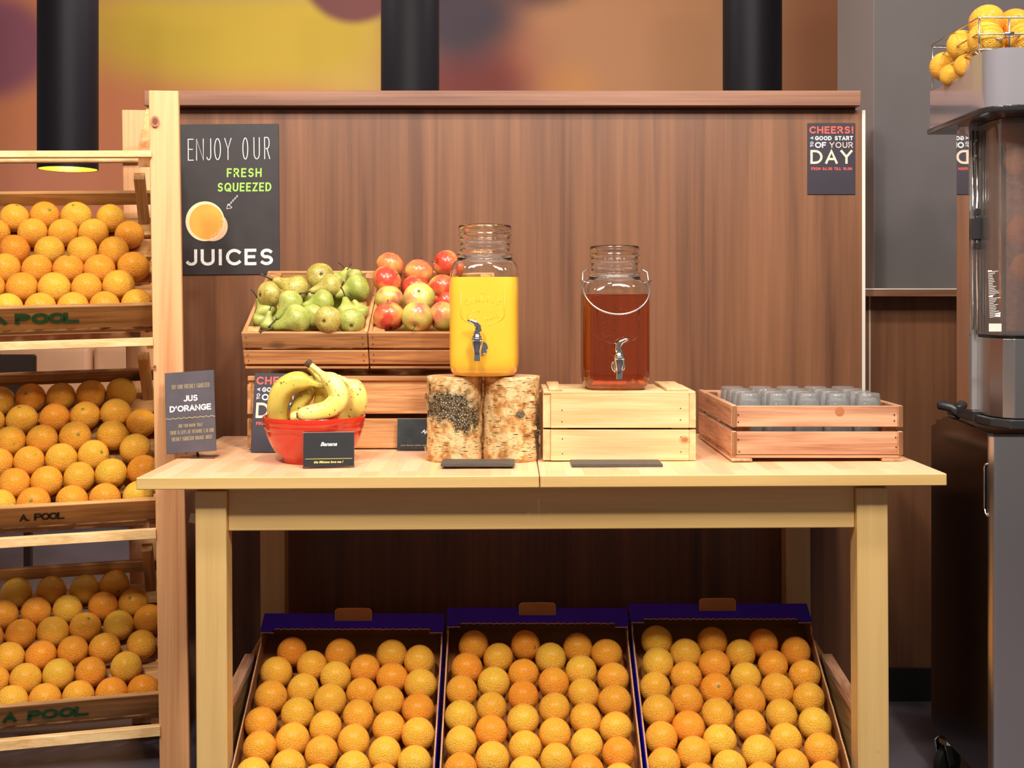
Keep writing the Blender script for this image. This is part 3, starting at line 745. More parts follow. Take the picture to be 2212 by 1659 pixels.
knot(335, 262, 3.0495, 9, 12, rack, yaw=YAW); knot(334, 793, 3.047, 4, 5, rack, yaw=YAW)
# slats and rails at the four levels
def slat(px, py, Y, hgt, dep, mat, name, length=LW, round_=False):
    o = P(px, py, Y)
    if round_: MB().tube([o, o - RU * length], hgt / 2, 12).build(name, M_[mat], rack, world=True, ang=40); return
    MB().box((-length, 0, -hgt), (0, dep, 0), frame(o, RU, RB, RN0), bev=.001).build(name, M_[mat], rack, world=True)
def rail(px, py, Y, deg, length=.40, w_=.042, h_=.05):
    o = P(px, py, Y); Mf = tilt_frame(o, deg)
    MB().box((0, 0, -h_), (w_, length, 0), Mf, bev=.001).build('side_rail', M_['pine_y'], rack, world=True)
    MB().box((-LW + .10, 0, -h_), (-LW + .10 + w_, length, 0), Mf, bev=.001).build('side_rail', M_['pine_y'], rack, world=True)
slat(327, 325, 3.045, .0165, .03, 'lath', 'front_slat')
slat(299, 346, 3.53, .0165, .02, 'lath', 'back_slat', round_=True)
slat(330, 729, 3.045, .021, .022, 'lath', 'front_slat')
slat(303, 717, 3.53, .018, .03, 'pine_x', 'back_slat')
slat(337, 1143, 3.045, .024, .022, 'lath', 'front_slat')
slat(310, 1120, 3.53, .02, .03, 'pine_x', 'back_slat')
slat(346, 1569, 3.045, .025, .022, 'lath', 'front_slat')
slat(318, 1525, 3.53, .02, .03, 'pine_x', 'back_slat')
rail(297, 327, 3.12, 30, .30, h_=.045)

crate_rows = {
 'top': dict(deg=42, ref=(291, 660), rows=[
   [(28, 475), (95, 467), (164, 468), (234, 476)],
   [(-6, 500), (68, 506), (137, 504), (203, 503), (277, 510)],
   [(35, 538), (108, 539), (177, 542), (246, 542)],
   [(13, 581), (79, 581), (148, 580), (216, 581), (287, 578)],
   [(-18, 618), (49, 621), (119, 620), (187, 620), (256, 614)],
   [(23, 667), (90, 664), (157, 664), (224, 663), (291, 657)]]),
 'middle': dict(deg=41, ref=(299, 1066), rows=[
   [(1, 869), (66, 860), (132, 857), (197, 853), (258, 850)],
   [(-20, 909), (46, 907), (116, 907), (184, 902), (254, 896)],
   [(23, 956), (87, 951), (161, 945), (237, 945), (300, 912)],
   [(-3, 996), (65, 1000), (132, 989), (201, 984), (292, 971)],
   [(33, 1043), (107, 1041), (173, 1029), (239, 1023), (303, 1014)],
   [(5, 1087), (75, 1083), (157, 1077), (227, 1074), (299, 1066)]]),
 'bottom': dict(deg=34, ref=(309, 1486), rows=[
   [(33, 1284), (111, 1275), (181, 1275), (247, 1264)],
   [(4, 1330), (77, 1323), (144, 1321), (222, 1314), (287, 1304)],
   [(-24, 1373), (46, 1369), (116, 1365), (186, 1356), (256, 1358), (315, 1336)],
   [(17, 1423), (87, 1417), (157, 1407), (225, 1402), (304, 1395)],
   [(-12, 1467), (57, 1464), (128, 1456), (198, 1449), (274, 1440)],
   [(29, 1515), (99, 1505), (173, 1498), (243, 1492), (309, 1486)]]),
}
# stem ends that the photograph shows, by crate and pixel of the orange: offset of the stem end on the visible face
stems = {('top', 28, 475): (.3, -.9), ('top', 95, 467): (.6, -.4), ('top', 164, 468): (0, -.75), ('top', 256, 614): (.35, .85), ('top', 291, 657): (-.65, .25),
         ('top', 148, 580): (.1, -.95), ('middle', 66, 860): (.0, -.4), ('middle', 46, 907): (0, -.9), ('middle', 184, 902): (.1, -.55), ('middle', 300, 912): (.2, .35),
         ('middle', 23, 956): (.6, .1), ('middle', 161, 945): (.5, -.25), ('middle', 65, 1000): (.65, -.55), ('middle', 201, 984): (.75, -.3), ('middle', 239, 1023): (.35, .75),
         ('middle', 75, 1083): (.2, -.35), ('bottom', 111, 1275): (-.4, .5), ('bottom', 287, 1304): (0, -.55), ('bottom', 247, 1264): (.55, .3), ('bottom', 186, 1356): (.4, -.75),
         ('bottom', 256, 1358): (-.8, .55)}
CP = {}
for cname, dct in crate_rows.items():
    RR = .0412
    C0 = P(dct['ref'][0], dct['ref'][1], 3.165)
    Mc = tilt_frame(C0, dct['deg']); n = Vector((Mc[0][2], Mc[1][2], Mc[2][2])); inv = Mc.inverted()
    pts = []; ids = []
    for ri, row in enumerate(dct['rows']):
        for ci, (px, py) in enumerate(row):
            l = inv @ hit(px, py, C0, n); pts.append(Vector((l.x, l.y))); ids.append((ri, ci, px, py, len(row)))
    rad = [RR + random.uniform(-.0012, .0012) for _ in pts]
    relax(pts, rad, .985)
    nlast = len(dct['rows'][-1]); fy_ = sum(p.y for p in pts[-nlast:]) / nlast
    for p in pts[-nlast:]: p.y = fy_ + (p.y - fy_) * .25
    xm = max(p.x for p in pts)
    for p, r_, (ri, ci, px, py, nr) in zip(pts, rad, ids):
        z = 0.0
        c = Mc @ Vector((p.x, p.y, z))
        st = stems.get((cname, px, py))
        lab = 'orange in the %s rack crate, %s row from its back, %s from the right' % (cname, ORD[ri], ORD[nr - 1 - ci])
        if st: lab = 'orange with green stem end in %s rack crate, %s row from back, %s from right' % (cname, ORD[ri], ORD[nr - 1 - ci])
        orange(c, r_, lab, 'oranges in the %s rack crate' % cname, stemdir(*st) if st else None, calyx=bool(st))
    # the crate itself: right inner wall beside the rightmost orange
    W = .86; L = max(p.y for p in pts) - min(p.y for p in pts[-nlast:]) + 2 * RR + .020
    zf = -RR - .0185
    # right outer face in line with the left edge of the post
    O = Mc @ Vector((xm + RR + .013 - W, min(p.y for p in pts[-nlast:]) - RR - .013, zf))
    Mk = frame(O, Vector((Mc[0][0], Mc[1][0], Mc[2][0])), Vector((Mc[0][1], Mc[1][1], Mc[2][1])), n)
    e = crate('fruit_crate', Mk, W, L, .097, ('aged_x', 'aged_y', 'aged_z'), [(.034, .110)], 'old wooden crate on the %s shelf of the rack, stencilled %s' % (cname, {'top': 'in bold green', 'middle': 'in thin black', 'bottom': 'in faded green'}[cname]),
          'crate', floor_z=.018, th=.012, slats=5, post=.03, post_h=.181, inset=.034, back=[(.066, .110)], sidep=[(.019, .061), (.068, .114)], group='stencilled crates in the rack', bottom_gap=.2)
    CP[cname] = (e, Mk, W)
    for xx in (W - .036, 0.12):
        MB().box((xx, .004, -.052), (xx + .042, .47, .0078), Mk, bev=.001).build('side_rail', M_['pine_y'], rack, world=True)
    # stencil
    mb = MB(); front = [c_ for c_ in e.children if c_.name.startswith('front_plank')][0]
    def newword(mb):
        if len(mb.bm.verts): mb.build('stencil_lettering', M_['pool_black' if cname == 'middle' else 'pool_green'], front, norm=False)
        return MB()
    def topx(px, py):   # a pixel on the front board -> local x,z
        yv = Vector((Mk[0][1], Mk[1][1], Mk[2][1])); l = Mk.inverted() @ hit(px, py, O, yv); return l.x, l.z
    Ms = T(0, -.0012, 0) @ RX(R(90))
    if cname == 'top':
        for ch, a, b in ((None, 0, 0), ('A', -28, 10), (None, 0, 0), ('P', 33, 62), ('O', 69, 103), ('O', 105, 139), ('L', 138, 168)):
            if ch is None: mb = newword(mb); continue
            xa, za = topx(a, 700); xb, zb_ = topx(b, 672); write(mb, ch, xa, .055, .037, xb - xa, .0115, Ms, shear=.12)
        mb = newword(mb); xa, _ = topx(-120, 690); write(mb, 'PCC', xa, .055, .037, .10, .010, Ms)
    elif cname == 'middle':
        for ch, a, b in (('A', 41, 54), ('.', 57, 60), (None, 0, 0), ('P', 73, 86), ('O', 88, 104), ('O', 105, 121), ('L', 123, 136)):
            if ch is None: mb = newword(mb); continue
            xa, za = topx(a, 1120); xb, zb_ = topx(b, 1100); write(mb, ch, xa, .058, .027, xb - xa, .0058, Ms, shear=.15)
    else:
        for ch, a, b in (('A', 3, 31), (None, 0, 0), ('P', 58, 84), ('O', 88, 122), ('O', 126, 158), ('L', 160, 190)):
            if ch is None: mb = newword(mb); continue
            xa, za = topx(a, 1550); xb, zb_ = topx(b, 1530); write(mb, ch, xa, .052, .038, xb - xa, .010, Ms, shear=.2)
    newword(mb)

# ---------------------------------------------------------------- cardboard boxes of oranges under the table
EX, EY, EZ = Vector((1, 0, 0)), Vector((0, 1, 0)), Vector((0, 0, 1))
BT = R(31)
BV = Vector((0, math.cos(BT), math.sin(BT))); BN = Vector((0, -math.sin(BT), math.cos(BT)))
box_cols = {
 'left': (758, [[(626, 1414), (598, 1461), (583, 1508), (569, 1559), (561, 1611), (550, 1664)],
    [(673, 1440), (655, 1490), (642, 1546), (632, 1594), (624, 1650)],
    [(735, 1414), (723, 1473), (713, 1520), (704, 1570), (696, 1621), (689, 1674)],
    [(788, 1448), (781, 1500), (774, 1549), (766, 1597), (762, 1654)],
    [(849, 1418), (846, 1472), (841, 1520), (838, 1570), (833, 1621), (829, 1674)],
    [(903, 1436), (906, 1486), (904, 1532), (902, 1585), (897, 1635)]], (567, 1331), (950, 1328)),
 'middle': (1162, [[(1023, 1397), (1008, 1446), (998, 1500), (996, 1549), (996, 1603), (995, 1654)],
    [(1076, 1421), (1066, 1473), (1062, 1532), (1061, 1581), (1064, 1635)],
    [(1135, 1395), (1131, 1456), (1130, 1504), (1130, 1561), (1134, 1613), (1135, 1664)],
    [(1190, 1422), (1196, 1476), (1197, 1532), (1199, 1587), (1202, 1640)],
    [(1249, 1402), (1255, 1452), (1261, 1502), (1265, 1555), (1267, 1609), (1269, 1659)],
    [(1311, 1417), (1324, 1469), (1328, 1520), (1331, 1573), (1335, 1625), (1337, 1678)]], (968, 1318), (1355, 1316)),
 'right': (1565, [[(1419, 1390), (1420, 1435), (1417, 1488), (1422, 1539), (1428, 1590), (1433, 1642)],
    [(1481, 1419), (1482, 1467), (1484, 1520), (1489, 1570), (1497, 1618), (1509, 1674)],
    [(1539, 1387), (1543, 1439), (1548, 1494), (1551, 1548), (1558, 1597), (1572, 1645)],
    [(1601, 1414), (1611, 1464), (1619, 1518), (1623, 1570), (1637, 1621), (1644, 1676)],
    [(1647, 1392), (1670, 1440), (1680, 1493), (1689, 1545), (1698, 1595), (1709, 1645)],
    [(1720, 1411), (1738, 1461), (1748, 1515), (1760, 1565), (1772, 1618), (1781, 1669)]], (1370, 1318), (1758, 1320)),
}
bst = {(735, 1414): (.75, .2), (583, 1508): (.85, -.25), (1023, 1397): (.85, .45), (1135, 1395): (.65, -.1), (1539, 1387): (0, .85), (1417, 1488): (.9, .1), (1548, 1494): (0, -.5)}
def jag(x0, x1, y, amp, n):
    return [(x0 + (x1 - x0) * i / n, y + (amp if i % 2 else -amp) * random.uniform(.3, 1)) for i in range(n + 1)]
for bname, (pc, cols, tl, tr) in box_cols.items():
    RR = .0388; Yt = 3.05
    C0 = P(pc, 1405, Yt); Mc = frame(C0, EX, BV, BN); inv = Mc.inverted()
    pts = []; ids = []
    for ci, cl in enumerate(cols):
        for ri, (px, py) in enumerate(cl):
            l = inv @ hit(px, py, C0, BN); pts.append(Vector((l.x, l.y))); ids.append((ci, ri, px, py))
    rad = [RR + random.uniform(-.0012, .0012) for _ in pts]
    relax(pts, rad, .955)
    for p, r_, (ci, ri, px, py) in zip(pts, rad, ids):
        st = bst.get((px, py))
        lab = 'orange in the %s blue cardboard box, %s column from left, %s from top' % (bname, ORD[ci], ORD[ri])
        if (px, py) == (1481, 1419): lab = 'deep reddish orange in the right blue cardboard box, near the top left'
        orange(Mc @ Vector((p.x, p.y, random.uniform(-.003, .003))), r_, lab, 'oranges in the %s cardboard box' % bname, stemdir(*st) if st else None, calyx=bool(st))
    # box in local frame: x centred, y up the slope, z normal
    hw = .2315; zr = .024; zb = -RR - .007; y1 = max(p.y for p in pts) + .103; y0 = y1 - .573; tk = .004
    e = empty('cardboard_box', Mc, 'blue printed cardboard box of oranges, %s of three under the table' % {'left': 'leftmost', 'middle': 'middle', 'right': 'rightmost'}[bname], 'box', 'cardboard orange boxes')
    MB().box((-hw, y0, zb - tk), (hw, y1, zb)).build('box_floor', M_['card_brown'], e)
    for s in (-1, 1):
        prof = [(y0, zb + .0002), (y1, zb + .0002), (y1, zr), (y1 - .075, zr - .001), (y1 - .085, zr - .014), (y1 - .1, zr - .016)]
        yy = y1 - .1; k = 0
        while yy > y0 + .03:
            yy -= .028; k += 1; prof.append((yy, zr - .016 + random.uniform(-.0015, .0015)))
        prof.append((y0, zr - .016))
        Ms = Matrix(((0, 0, 1, 0), (1, 0, 0, 0), (0, 1, 0, 0), (0, 0, 0, 1)))   # (a,b,c) -> x=c, y=a, z=b
        xa, xb = (-hw, -hw + tk) if s < 0 else (hw - tk, hw)
        sw = MB().prism(prof, xa, xb, Ms).build('side_wall', M_['card_brown'], e)
        # torn light edge along the rim and the blue outer print
        xe = -hw + tk / 2 if s < 0 else hw - tk / 2
        pl = [(xe + random.uniform(-.0004, .0004), q[0], q[1] + .0008) for q in prof[3:]]
        MB().tube(pl, .0019, 5).build('torn_edge', M_['card_edge'], sw)
        xo = -hw - .0006 if s < 0 else hw + .0002
        MB().box((xo, y0, zb), (xo + .0004, y1 - .001, zr - .018)).build('printed_side', M_['card_blue'], sw)
    MB().box((-hw + tk, y1 - tk, zb + .0002), (hw - tk, y1, zr)).build('back_wall', M_['card_brown'], e)
    MB().box((-hw + tk, y0, zb + .0002), (hw - tk, y0 + tk, zr - .018)).build('front_wall', M_['card_brown'], e)
    MB().box((hw - .055, y1 - tk - .003, zb + .001), (hw - tk, y1 - tk - .0002, zr - .004)).build('corner_flap', M_['card_brown'], e)
    MB().box((-hw + tk, y1 - tk - .003, zb + .001), (-hw + .055, y1 - tk - .0002, zr - .004)).build('corner_flap', M_['card_brown'], e)
    # blue lid strip left at the back, with jagged lower edge
    ys = y1 - .050; stp = .033
    lo = jag(-hw + stp, hw - stp, ys, .0018, 46)
    strip = [(-hw - .002, y1 + .002), (-hw - .0025, ys - .009)] + jag(-hw + .0, -hw + stp - .006, ys - .012, .0009, 5)[1:] + [(-hw + stp - .004, ys - .004)] + lo + [(hw - stp + .004, ys - .004)] + jag(hw - stp + .006, hw, ys - .012, .0009, 5)[:-1] + [(hw + .0025, ys - .009), (hw + .002, y1 + .002)]
    strip.reverse()
    ls = MB().prism(strip, zr, zr + .003).build('lid_strip', M_['card_blue'], e)
    ed = [(x, y - .0009, zr + .0012 + (.0006 if i % 2 else -.0006)) for i, (x, y) in enumerate(lo)]
    MB().tube(ed, .0015, 5).build('torn_edge', M_['card_edge'], ls)
    for s in (-1, 1):
        MB().tube([(s * (hw - i * stp / 4), ys - .0135 + random.uniform(-.001, .001), zr + .0012) for i in range(5)], .0014, 5).build('torn_edge', M_['card_edge'], ls)
    # folded-up handle tab
    tx = {'left': .000, 'middle': .000, 'right': -.004}[bname]
    tb_ = [(-.046, 0), (.046, 0), (.046, .026), (.042, .031), (.02, .032), (-.02, .0318), (-.041, .031), (-.046, .026)]
    Mtb = T(tx, y1 - .024, zr + .003) @ RX(R(60))
    ht = MB().prism(tb_, -.0015, .0015, Mtb).build('handle_tab', M_['card_brown'], e)
    MB().tube([(a, b, 0) for a, b in tb_[1:]] + [(-.046, 0, 0)], .0016, 5, Mtb).build('torn_edge', M_['card_edge'], ht)

# stand below the boxes
e = empty('display_stand', T(.07, 2.95, 0), 'low wooden stand carrying the cardboard boxes under the table', 'stand')
for x in (-.676, .806):
    MB().prism([(2.81, 0), (3.36, 0), (3.36, .34), (3.1, .315), (2.81, .278)], x, x + .018, Matrix(((0, 0, 1, 0), (1, 0, 0, 0), (0, 1, 0, 0), (0, 0, 0, 1)))).build('side_board', M_['aged_y'], e, world=True)
    a = Vector((x - .004, 2.812, .2795)); b = Vector((x - .004, 3.1, .3165)); d = (b - a).normalized()
    MB().box((0, 0, 0), (.028, (b - a).length, .02), frame(a, EX, d, EX.cross(d)), bev=.001).build('top_rail', M_['red_y'], e, world=True)
for (y, h) in ((2.83, .03), (3.28, .235)):
    MB().box((-.657, y, 0 if h < .1 else .03), (.805, y + .03, h)).build('cross_rail', M_['aged_x'], e, world=True)

# ---------------------------------------------------------------- crates on the table
# large upturned crate carrying the fruit crates
Yc = 3.155; x0 = P(534, 0, Yc).x; Wc = P(1085, 0, Yc).x - x0
zt = tz(x0 + Wc)
Hc_ = P(0, 806, Yc).z - zt
def flip(W, L, H): return T(0, L, H) @ RX(PI)      # upside-down, front stays at the front
def zpx(py, Y, base): return P(0, py, Y).z - base
pk = [(zpx(968, Yc, zt), zpx(905, Yc, zt)), (zpx(895, Yc, zt), zpx(831, Yc, zt))]
Hc_ = P(0, 808, Yc).z - zt
pf_ = [(Hc_ - b, Hc_ - a) for a, b in pk]; pf_ = sorted(pf_)
MB_ = T(x0, Yc, zt + .0006) @ flip(Wc, .31, Hc_)
# (planks are given measured from the crate bottom, which is now on top)
e = crate('upturned_crate', MB_, Wc, .31, Hc_, ('crate_x', 'crate_y', 'crate_z'), [(a, b) for a, b in pf_], 'large upturned wooden crate on the table under the pears and apples', 'crate',
          th=.012, side_out=True, slats=7, frame_h=.012, feet=0, post=.03, bottom_gap=.35, nails=True)
zup = zt + Hc_ - (pf_[0][0] - .012 * .8 - .012)     # top of the bottom rails
ZTOP = (MB_ @ Vector((0, 0, pf_[0][0] - .0096 - .012))).z

# fruit crates tilted towards the viewer
FT = R(26)
def fruit_crate(pxl, pxr, label):
    Y0 = 3.105; a = P(pxl, 718, Y0); b = P(pxr, 718, Y0); W = (b - a).length
    v = Vector((0, math.cos(FT), math.sin(FT))); n = Vector((0, -math.sin(FT), math.cos(FT)))
    H = .112; O = a - n * H
    M = frame(O, EX, v, n)
    e = crate('fruit_crate', M, W, .385, H, ('crate_x', 'crate_y', 'crate_z'), [(.018, .058), (.066, .110)], label, 'crate', th=.010, slats=5, frame_h=.006, post=.032,
              group='fruit crates on the upturned crate', nails=True, bottom_gap=.3)
    return e, M, W, H
fc1 = fruit_crate(520.5, 792.5, 'tilted wooden crate of green pears beside the apple crate')
fc2 = fruit_crate(794.5, 1066, 'tilted wooden crate of red apples beside the pear crate')
print('fruit crate low', (fc1[1] @ Vector((0, 0, 0))).z, ZTOP)
# wedge block at the back under the tilted crates
for (cx_, lab) in ((x0 + .12, 'wooden block propping up the back of the pear crate'), (x0 + .45, 'wooden block propping up the back of the apple crate')):
    M = fc1[1]; pb_ = M @ Vector((0, .30, .002))
    thing('support_block', MB().box((cx_, pb_.y, ZTOP), (cx_ + .1, pb_.y + .04, pb_.z - .002), bev=.001), M_['crate_x'], T(cx_, pb_.y, ZTOP), lab, 'block')

# apples
def apple_mesh(seed):
    rd = random.Random(seed); prof = []
    for i in range(25):
        t = PI * i / 24; r = math.sin(t); z = -math.cos(t)
        rr = r * (1.0 + .06 * math.cos(t)) if True else r
        zz = z * .90 - .20 * math.exp(-(r / .30) ** 2) * (1 if z > 0 else -.62)
        rr *= (1 - .05 * (z < 0) * (z * z))
        prof.append((max(rr, .0008), zz))
    sk = rd.uniform(-.05, .05)
    mb = MB().lathe(prof, n=32, shape=lambda a, r, z: 1 + .018 * math.cos(5 * a) * (1 if z < -.3 else .3) + sk * math.cos(a) * .6)
    me = mb.mesh(True, 'apple'); return me
AM = {'apple_red': [], 'apple_green': []}
for k in AM:
    for s in range(3):
        me = apple_mesh(s); me.materials.append(M_[k]); AM[k].append(me)
sm = MB().tube([(0, 0, .62), (.02, 0, .8), (.06, .01, .98), (.13, .02, 1.12)], [.028, .026, .03, .042], 6).mesh(True, 'stem'); sm.materials.append(M_['pear_stem'])
cm = MB()
for k in range(5): cm.tube([(.05 * math.cos(k * 1.257), .05 * math.sin(k * 1.257), -.80), (.075 * math.cos(k * 1.257 + .2), .075 * math.sin(k * 1.257 + .2), -.9)], [.03, .008], 5)
cm = cm.mesh(True, 'calyx'); cm.materials.append(M_['calyx_dark'])
def apple(c, r, face, mat, label, stem=True):
    o = bpy.data.objects.new('apple', random.choice(AM[mat])); COL.objects.link(o)
    q = Vector(face).normalized().to_track_quat('Z', 'Y') @ Euler((0, 0, random.uniform(0, 6))).to_quaternion()
    o.matrix_basis = T(*c) @ q.to_matrix().to_4x4() @ Matrix.Scale(r, 4)
    tag(o, label, 'apple', 'apples in the tilted crate')
    if stem:
        s = bpy.data.objects.new('stem', sm); COL.objects.link(s); s.parent = o
    s = bpy.data.objects.new('calyx', cm); COL.objects.link(s); s.parent = o
    return o
Mf = fc2[1]; nf = Vector((Mf[0][2], Mf[1][2], Mf[2][2]))
def on_plane(px, py, h, M=Mf): O = M @ Vector((0, 0, h)); return hit(px, py, O, Vector((M[0][2], M[1][2], M[2][2])))
apples = [  # px, py, height above crate bottom, radius m, stem direction (x, toward -y, z), material, label
 (842, 573, .135, .0385, (.3, .6, 1), 'apple_red', 'red apple at the back left of the apple crate, topmost on its left side'),
 (836, 605, .150, .0395, (.8, -.2, .5), 'apple_red', 'dark red apple with green shoulder, left side, second from the top'),
 (904, 588, .140, .0390, (.1, .3, 1), 'apple_red', 'red and yellow apple at the back middle of the apple crate'),
 (963, 570, .150, .0370, (-.8, -.5, .1), 'apple_red', 'red apple with yellow stem hollow, top right beside the juice jar neck'),
 (898, 622, .118, .0380, (0, .3, 1), 'apple_red', 'half hidden pale red apple in the middle behind the green centred apple'),
 (957, 622, .140, .0385, (.2, .5, 1), 'apple_red', 'coral red apple beside the left shoulder of the juice jar'),
 (841, 645, .120, .0375, (.1, .4, 1), 'apple_green', 'yellow and red apple against the left crate side, third from the top'),
 (905, 643, .150, .0400, (-.05, .85, -.5), 'apple_green', 'apple showing its dark blossom end, centre of the apple crate'),
 (962, 652, .112, .0360, (-.6, -.6, .5), 'apple_red', 'dark red apple with stem, half hidden behind the jar and lower apples'),
 (840, 684, .128, .0400, (-.2, .5, 1), 'apple_red', 'large orange red apple in the front left corner of the apple crate'),
 (901, 686, .135, .0400, (-.1, -.75, -.65), 'apple_green', 'yellow green apple with pink shoulder, front middle of the apple crate'),
 (957, 684, .130, .0385, (-.75, -.35, -.4), 'apple_green', 'yellow apple with side stem at the front, partly behind the juice jar'),
 (1022, 640, .120, .0385, (.1, .3, 1), 'apple_red', 'red apple hidden behind the juice jar, upper right'),
 (1022, 690, .120, .0385, (.1, .3, 1), 'apple_red', 'red apple hidden behind the juice jar, lower right'),
 (868, 700, .060, .0365, (.1, .3, 1), 'apple_green', 'green apple low in the crate, seen through the front slot on the left'),
 (935, 700, .060, .0365, (.1, .3, 1), 'apple_green', 'green apple low in the crate, seen through the front slot on the right'),
]
for a in apples:
    apple(on_plane(a[0], a[1], a[2]), a[3] * 1.06, Vector(a[4]), a[5], a[6], stem=True)

# pears
def pear_mesh(seed, bend, neck):
    rd = random.Random(seed); prof = []; N_ = 30
    key = [(0, .001), (.02, .22), (.06, .42), (.14, .66), (.25, .86), (.36, .96), (.46, 1.0), (.58, .95), (.70, .80), (.82, .62), (.95, .46), (1.1, .35), (1.22, .28), (1.30, .20), (1.335, .09), (1.34, .001)]
    for (t, r) in key:
        z = -1.0 + t * 1.72 * neck
        prof.append((r, z))
    mb = MB().lathe(prof, n=28, shape=lambda a, r, z: 1 + .02 * math.sin(3 * a + seed) * r)
    for v in mb.bm.verts:
        q = max(0, v.co.z); v.co.x += bend * q * q * .5
        if v.co.z < -.9: v.co.z += .14 * math.exp(-(v.co.xy.length / .2) ** 2)
    me = mb.mesh(True, 'pear'); return me, prof[-1][1], bend
PM = []
for s, (bd, nk) in enumerate([(.0, 1.0), (.16, 1.08), (-.14, 1.05), (.08, 1.15), (.2, .92)]):
    for mt in ('pear', 'pear_russet'):
        me, zt_, bd_ = pear_mesh(s, bd, nk); me.materials.append(M_[mt])
        q = zt_; bx = bd_ * q * q * .5
        st = MB().tube([(bx, 0, zt_ - .05), (bx + .03, .0, zt_ + .22), (bx + .14, .04, zt_ + .55), (bx + .32, .07, zt_ + .85)], [.075, .06, .06, .1], 6).mesh(True, 'stem'); st.materials.append(M_['pear_stem'])
        ca = MB()
        for k in range(5): ca.tube([(.06 * math.cos(k * 1.257), .06 * math.sin(k * 1.257), -.86), (.15 * math.cos(k * 1.257), .15 * math.sin(k * 1.257), -.93)], [.05, .012], 5)
        ca.lathe([(.001, -.84), (.08, -.85), (.1, -.9)], n=10); ca = ca.mesh(True, 'calyx'); ca.materials.append(M_['calyx_dark'])
        PM.append((mt, me, st, ca))
def pear(px, py, h, r, stemdir_, mt, label, roll=0, var=None):
    """px,py: centre of the round belly; stemdir_: world direction of the neck"""
    c = on_plane(px, py, h, fc1[1]); r = r * 1.16
    opts = [q for q in PM if q[0] == mt]; q_ = opts[(var if var is not None else random.randrange(5)) % 5]
    o = bpy.data.objects.new('pear', q_[1]); COL.objects.link(o)
    q = Vector(stemdir_).normalized().to_track_quat('Z', 'Y') @ Euler((0, 0, roll)).to_quaternion()
    o.matrix_basis = T(*c) @ q.to_matrix().to_4x4() @ Matrix.Scale(r, 4)
    tag(o, label, 'pear', 'pears in the tilted crate')
    for nm, me in (('stem', q_[2]), ('calyx', q_[3])):
        s = bpy.data.objects.new(nm, me); COL.objects.link(s); s.parent = o
pears = [
 (637, 624, .135, .0345, (-.85, .1, .35), 'pear_russet', 'large russet green pear at the back left, neck pointing to the crate corner'),
 (586, 637, .140, .0330, (.8, .75, .0), 'pear_russet', 'round pear at far left showing its dark blossom end', 0, 0),
 (691, 598, .150, .0330, (-.25, .95, -.2), 'pear_russet', 'brownish pear at the back middle, topmost in the pear crate', 0, 0),
 (712, 618, .155, .0290, (-.95, -.25, -.28), 'pear_russet', 'slim brown green pear lying with its neck to the left, upper middle'),
 (768, 624, .145, .0345, (-.9, -.15, -.32), 'pear', 'big smooth green pear at the right with its neck pointing left', 0, 1),
 (733, 602, .120, .0220, (.5, .2, .6), 'pear', 'small dark green pear neck at the back right of the pear crate'),
 (762, 597, .105, .0240, (-.5, .3, .5), 'pear', 'green pear half hidden in the back right corner'),
 (627, 655, .145, .0300, (-.6, -.3, -.72), 'pear', 'green pear lying with its neck down to the left, centre left'),
 (696, 652, .150, .0280, (-.92, -.2, -.2), 'pear', 'pale green pear lying across the middle with its neck to the left', 0, 3),
 (637, 692, .126, .0360, (-.8, -.2, -.3), 'pear', 'large green pear at the front left centre', 0, 2),
 (680, 682, .125, .0300, (.3, .8, .3), 'pear', 'green pear with a pinkish spot behind the front pears'),
 (711, 690, .134, .0320, (.25, .95, .1), 'pear_russet', 'round pear at the front middle showing its blossom end', 0, 0),
 (759, 692, .126, .0310, (-.1, .8, .35), 'pear', 'pale green pear in the front right corner', 0, 0),
 (750, 668, .130, .0270, (-.1, .3, .9), 'pear', 'green pear standing on end at the right centre'),
 (778, 672, .125, .0200, (-.5, .1, .9), 'pear', 'narrow green pear neck by the right side board with a long stem'),
 (563, 690, .085, .0230, (.2, .1, 1), 'pear', 'dark green narrow pear at the left side board'),
 (579, 700, .088, .0190, (.1, -.2, 1), 'pear', 'small pear tip in the front left corner'),
 (572, 668, .105, .0280, (-.5, .2, .8), 'pear', 'dark green pear half hidden below the far left pear'),
 (664, 640, .100, .0300, (.2, .5, .5), 'pear', 'green pear deep in the middle of the pile'),
 (728, 650, .095, .0300, (.2, .5, .5), 'pear', 'green pear deep in the pile at right centre'),
 (600, 700, .060, .0330, (.9, .1, .1), 'pear', 'green pear low in the crate, seen through the front slot at left'),
 (690, 702, .060, .0330, (.9, .1, .1), 'pear', 'green pear low in the crate, seen through the front slot at middle'),
 (748, 702, .060, .0310, (-.5, .8, .1), 'pear', 'green pear low in the crate, seen through the front slot at right'),
 (680, 704, .09, .0180, (.0, -.1, 1), 'pear', 'small pear neck between the two front middle pears'),
]
for p in pears: pear(*p)

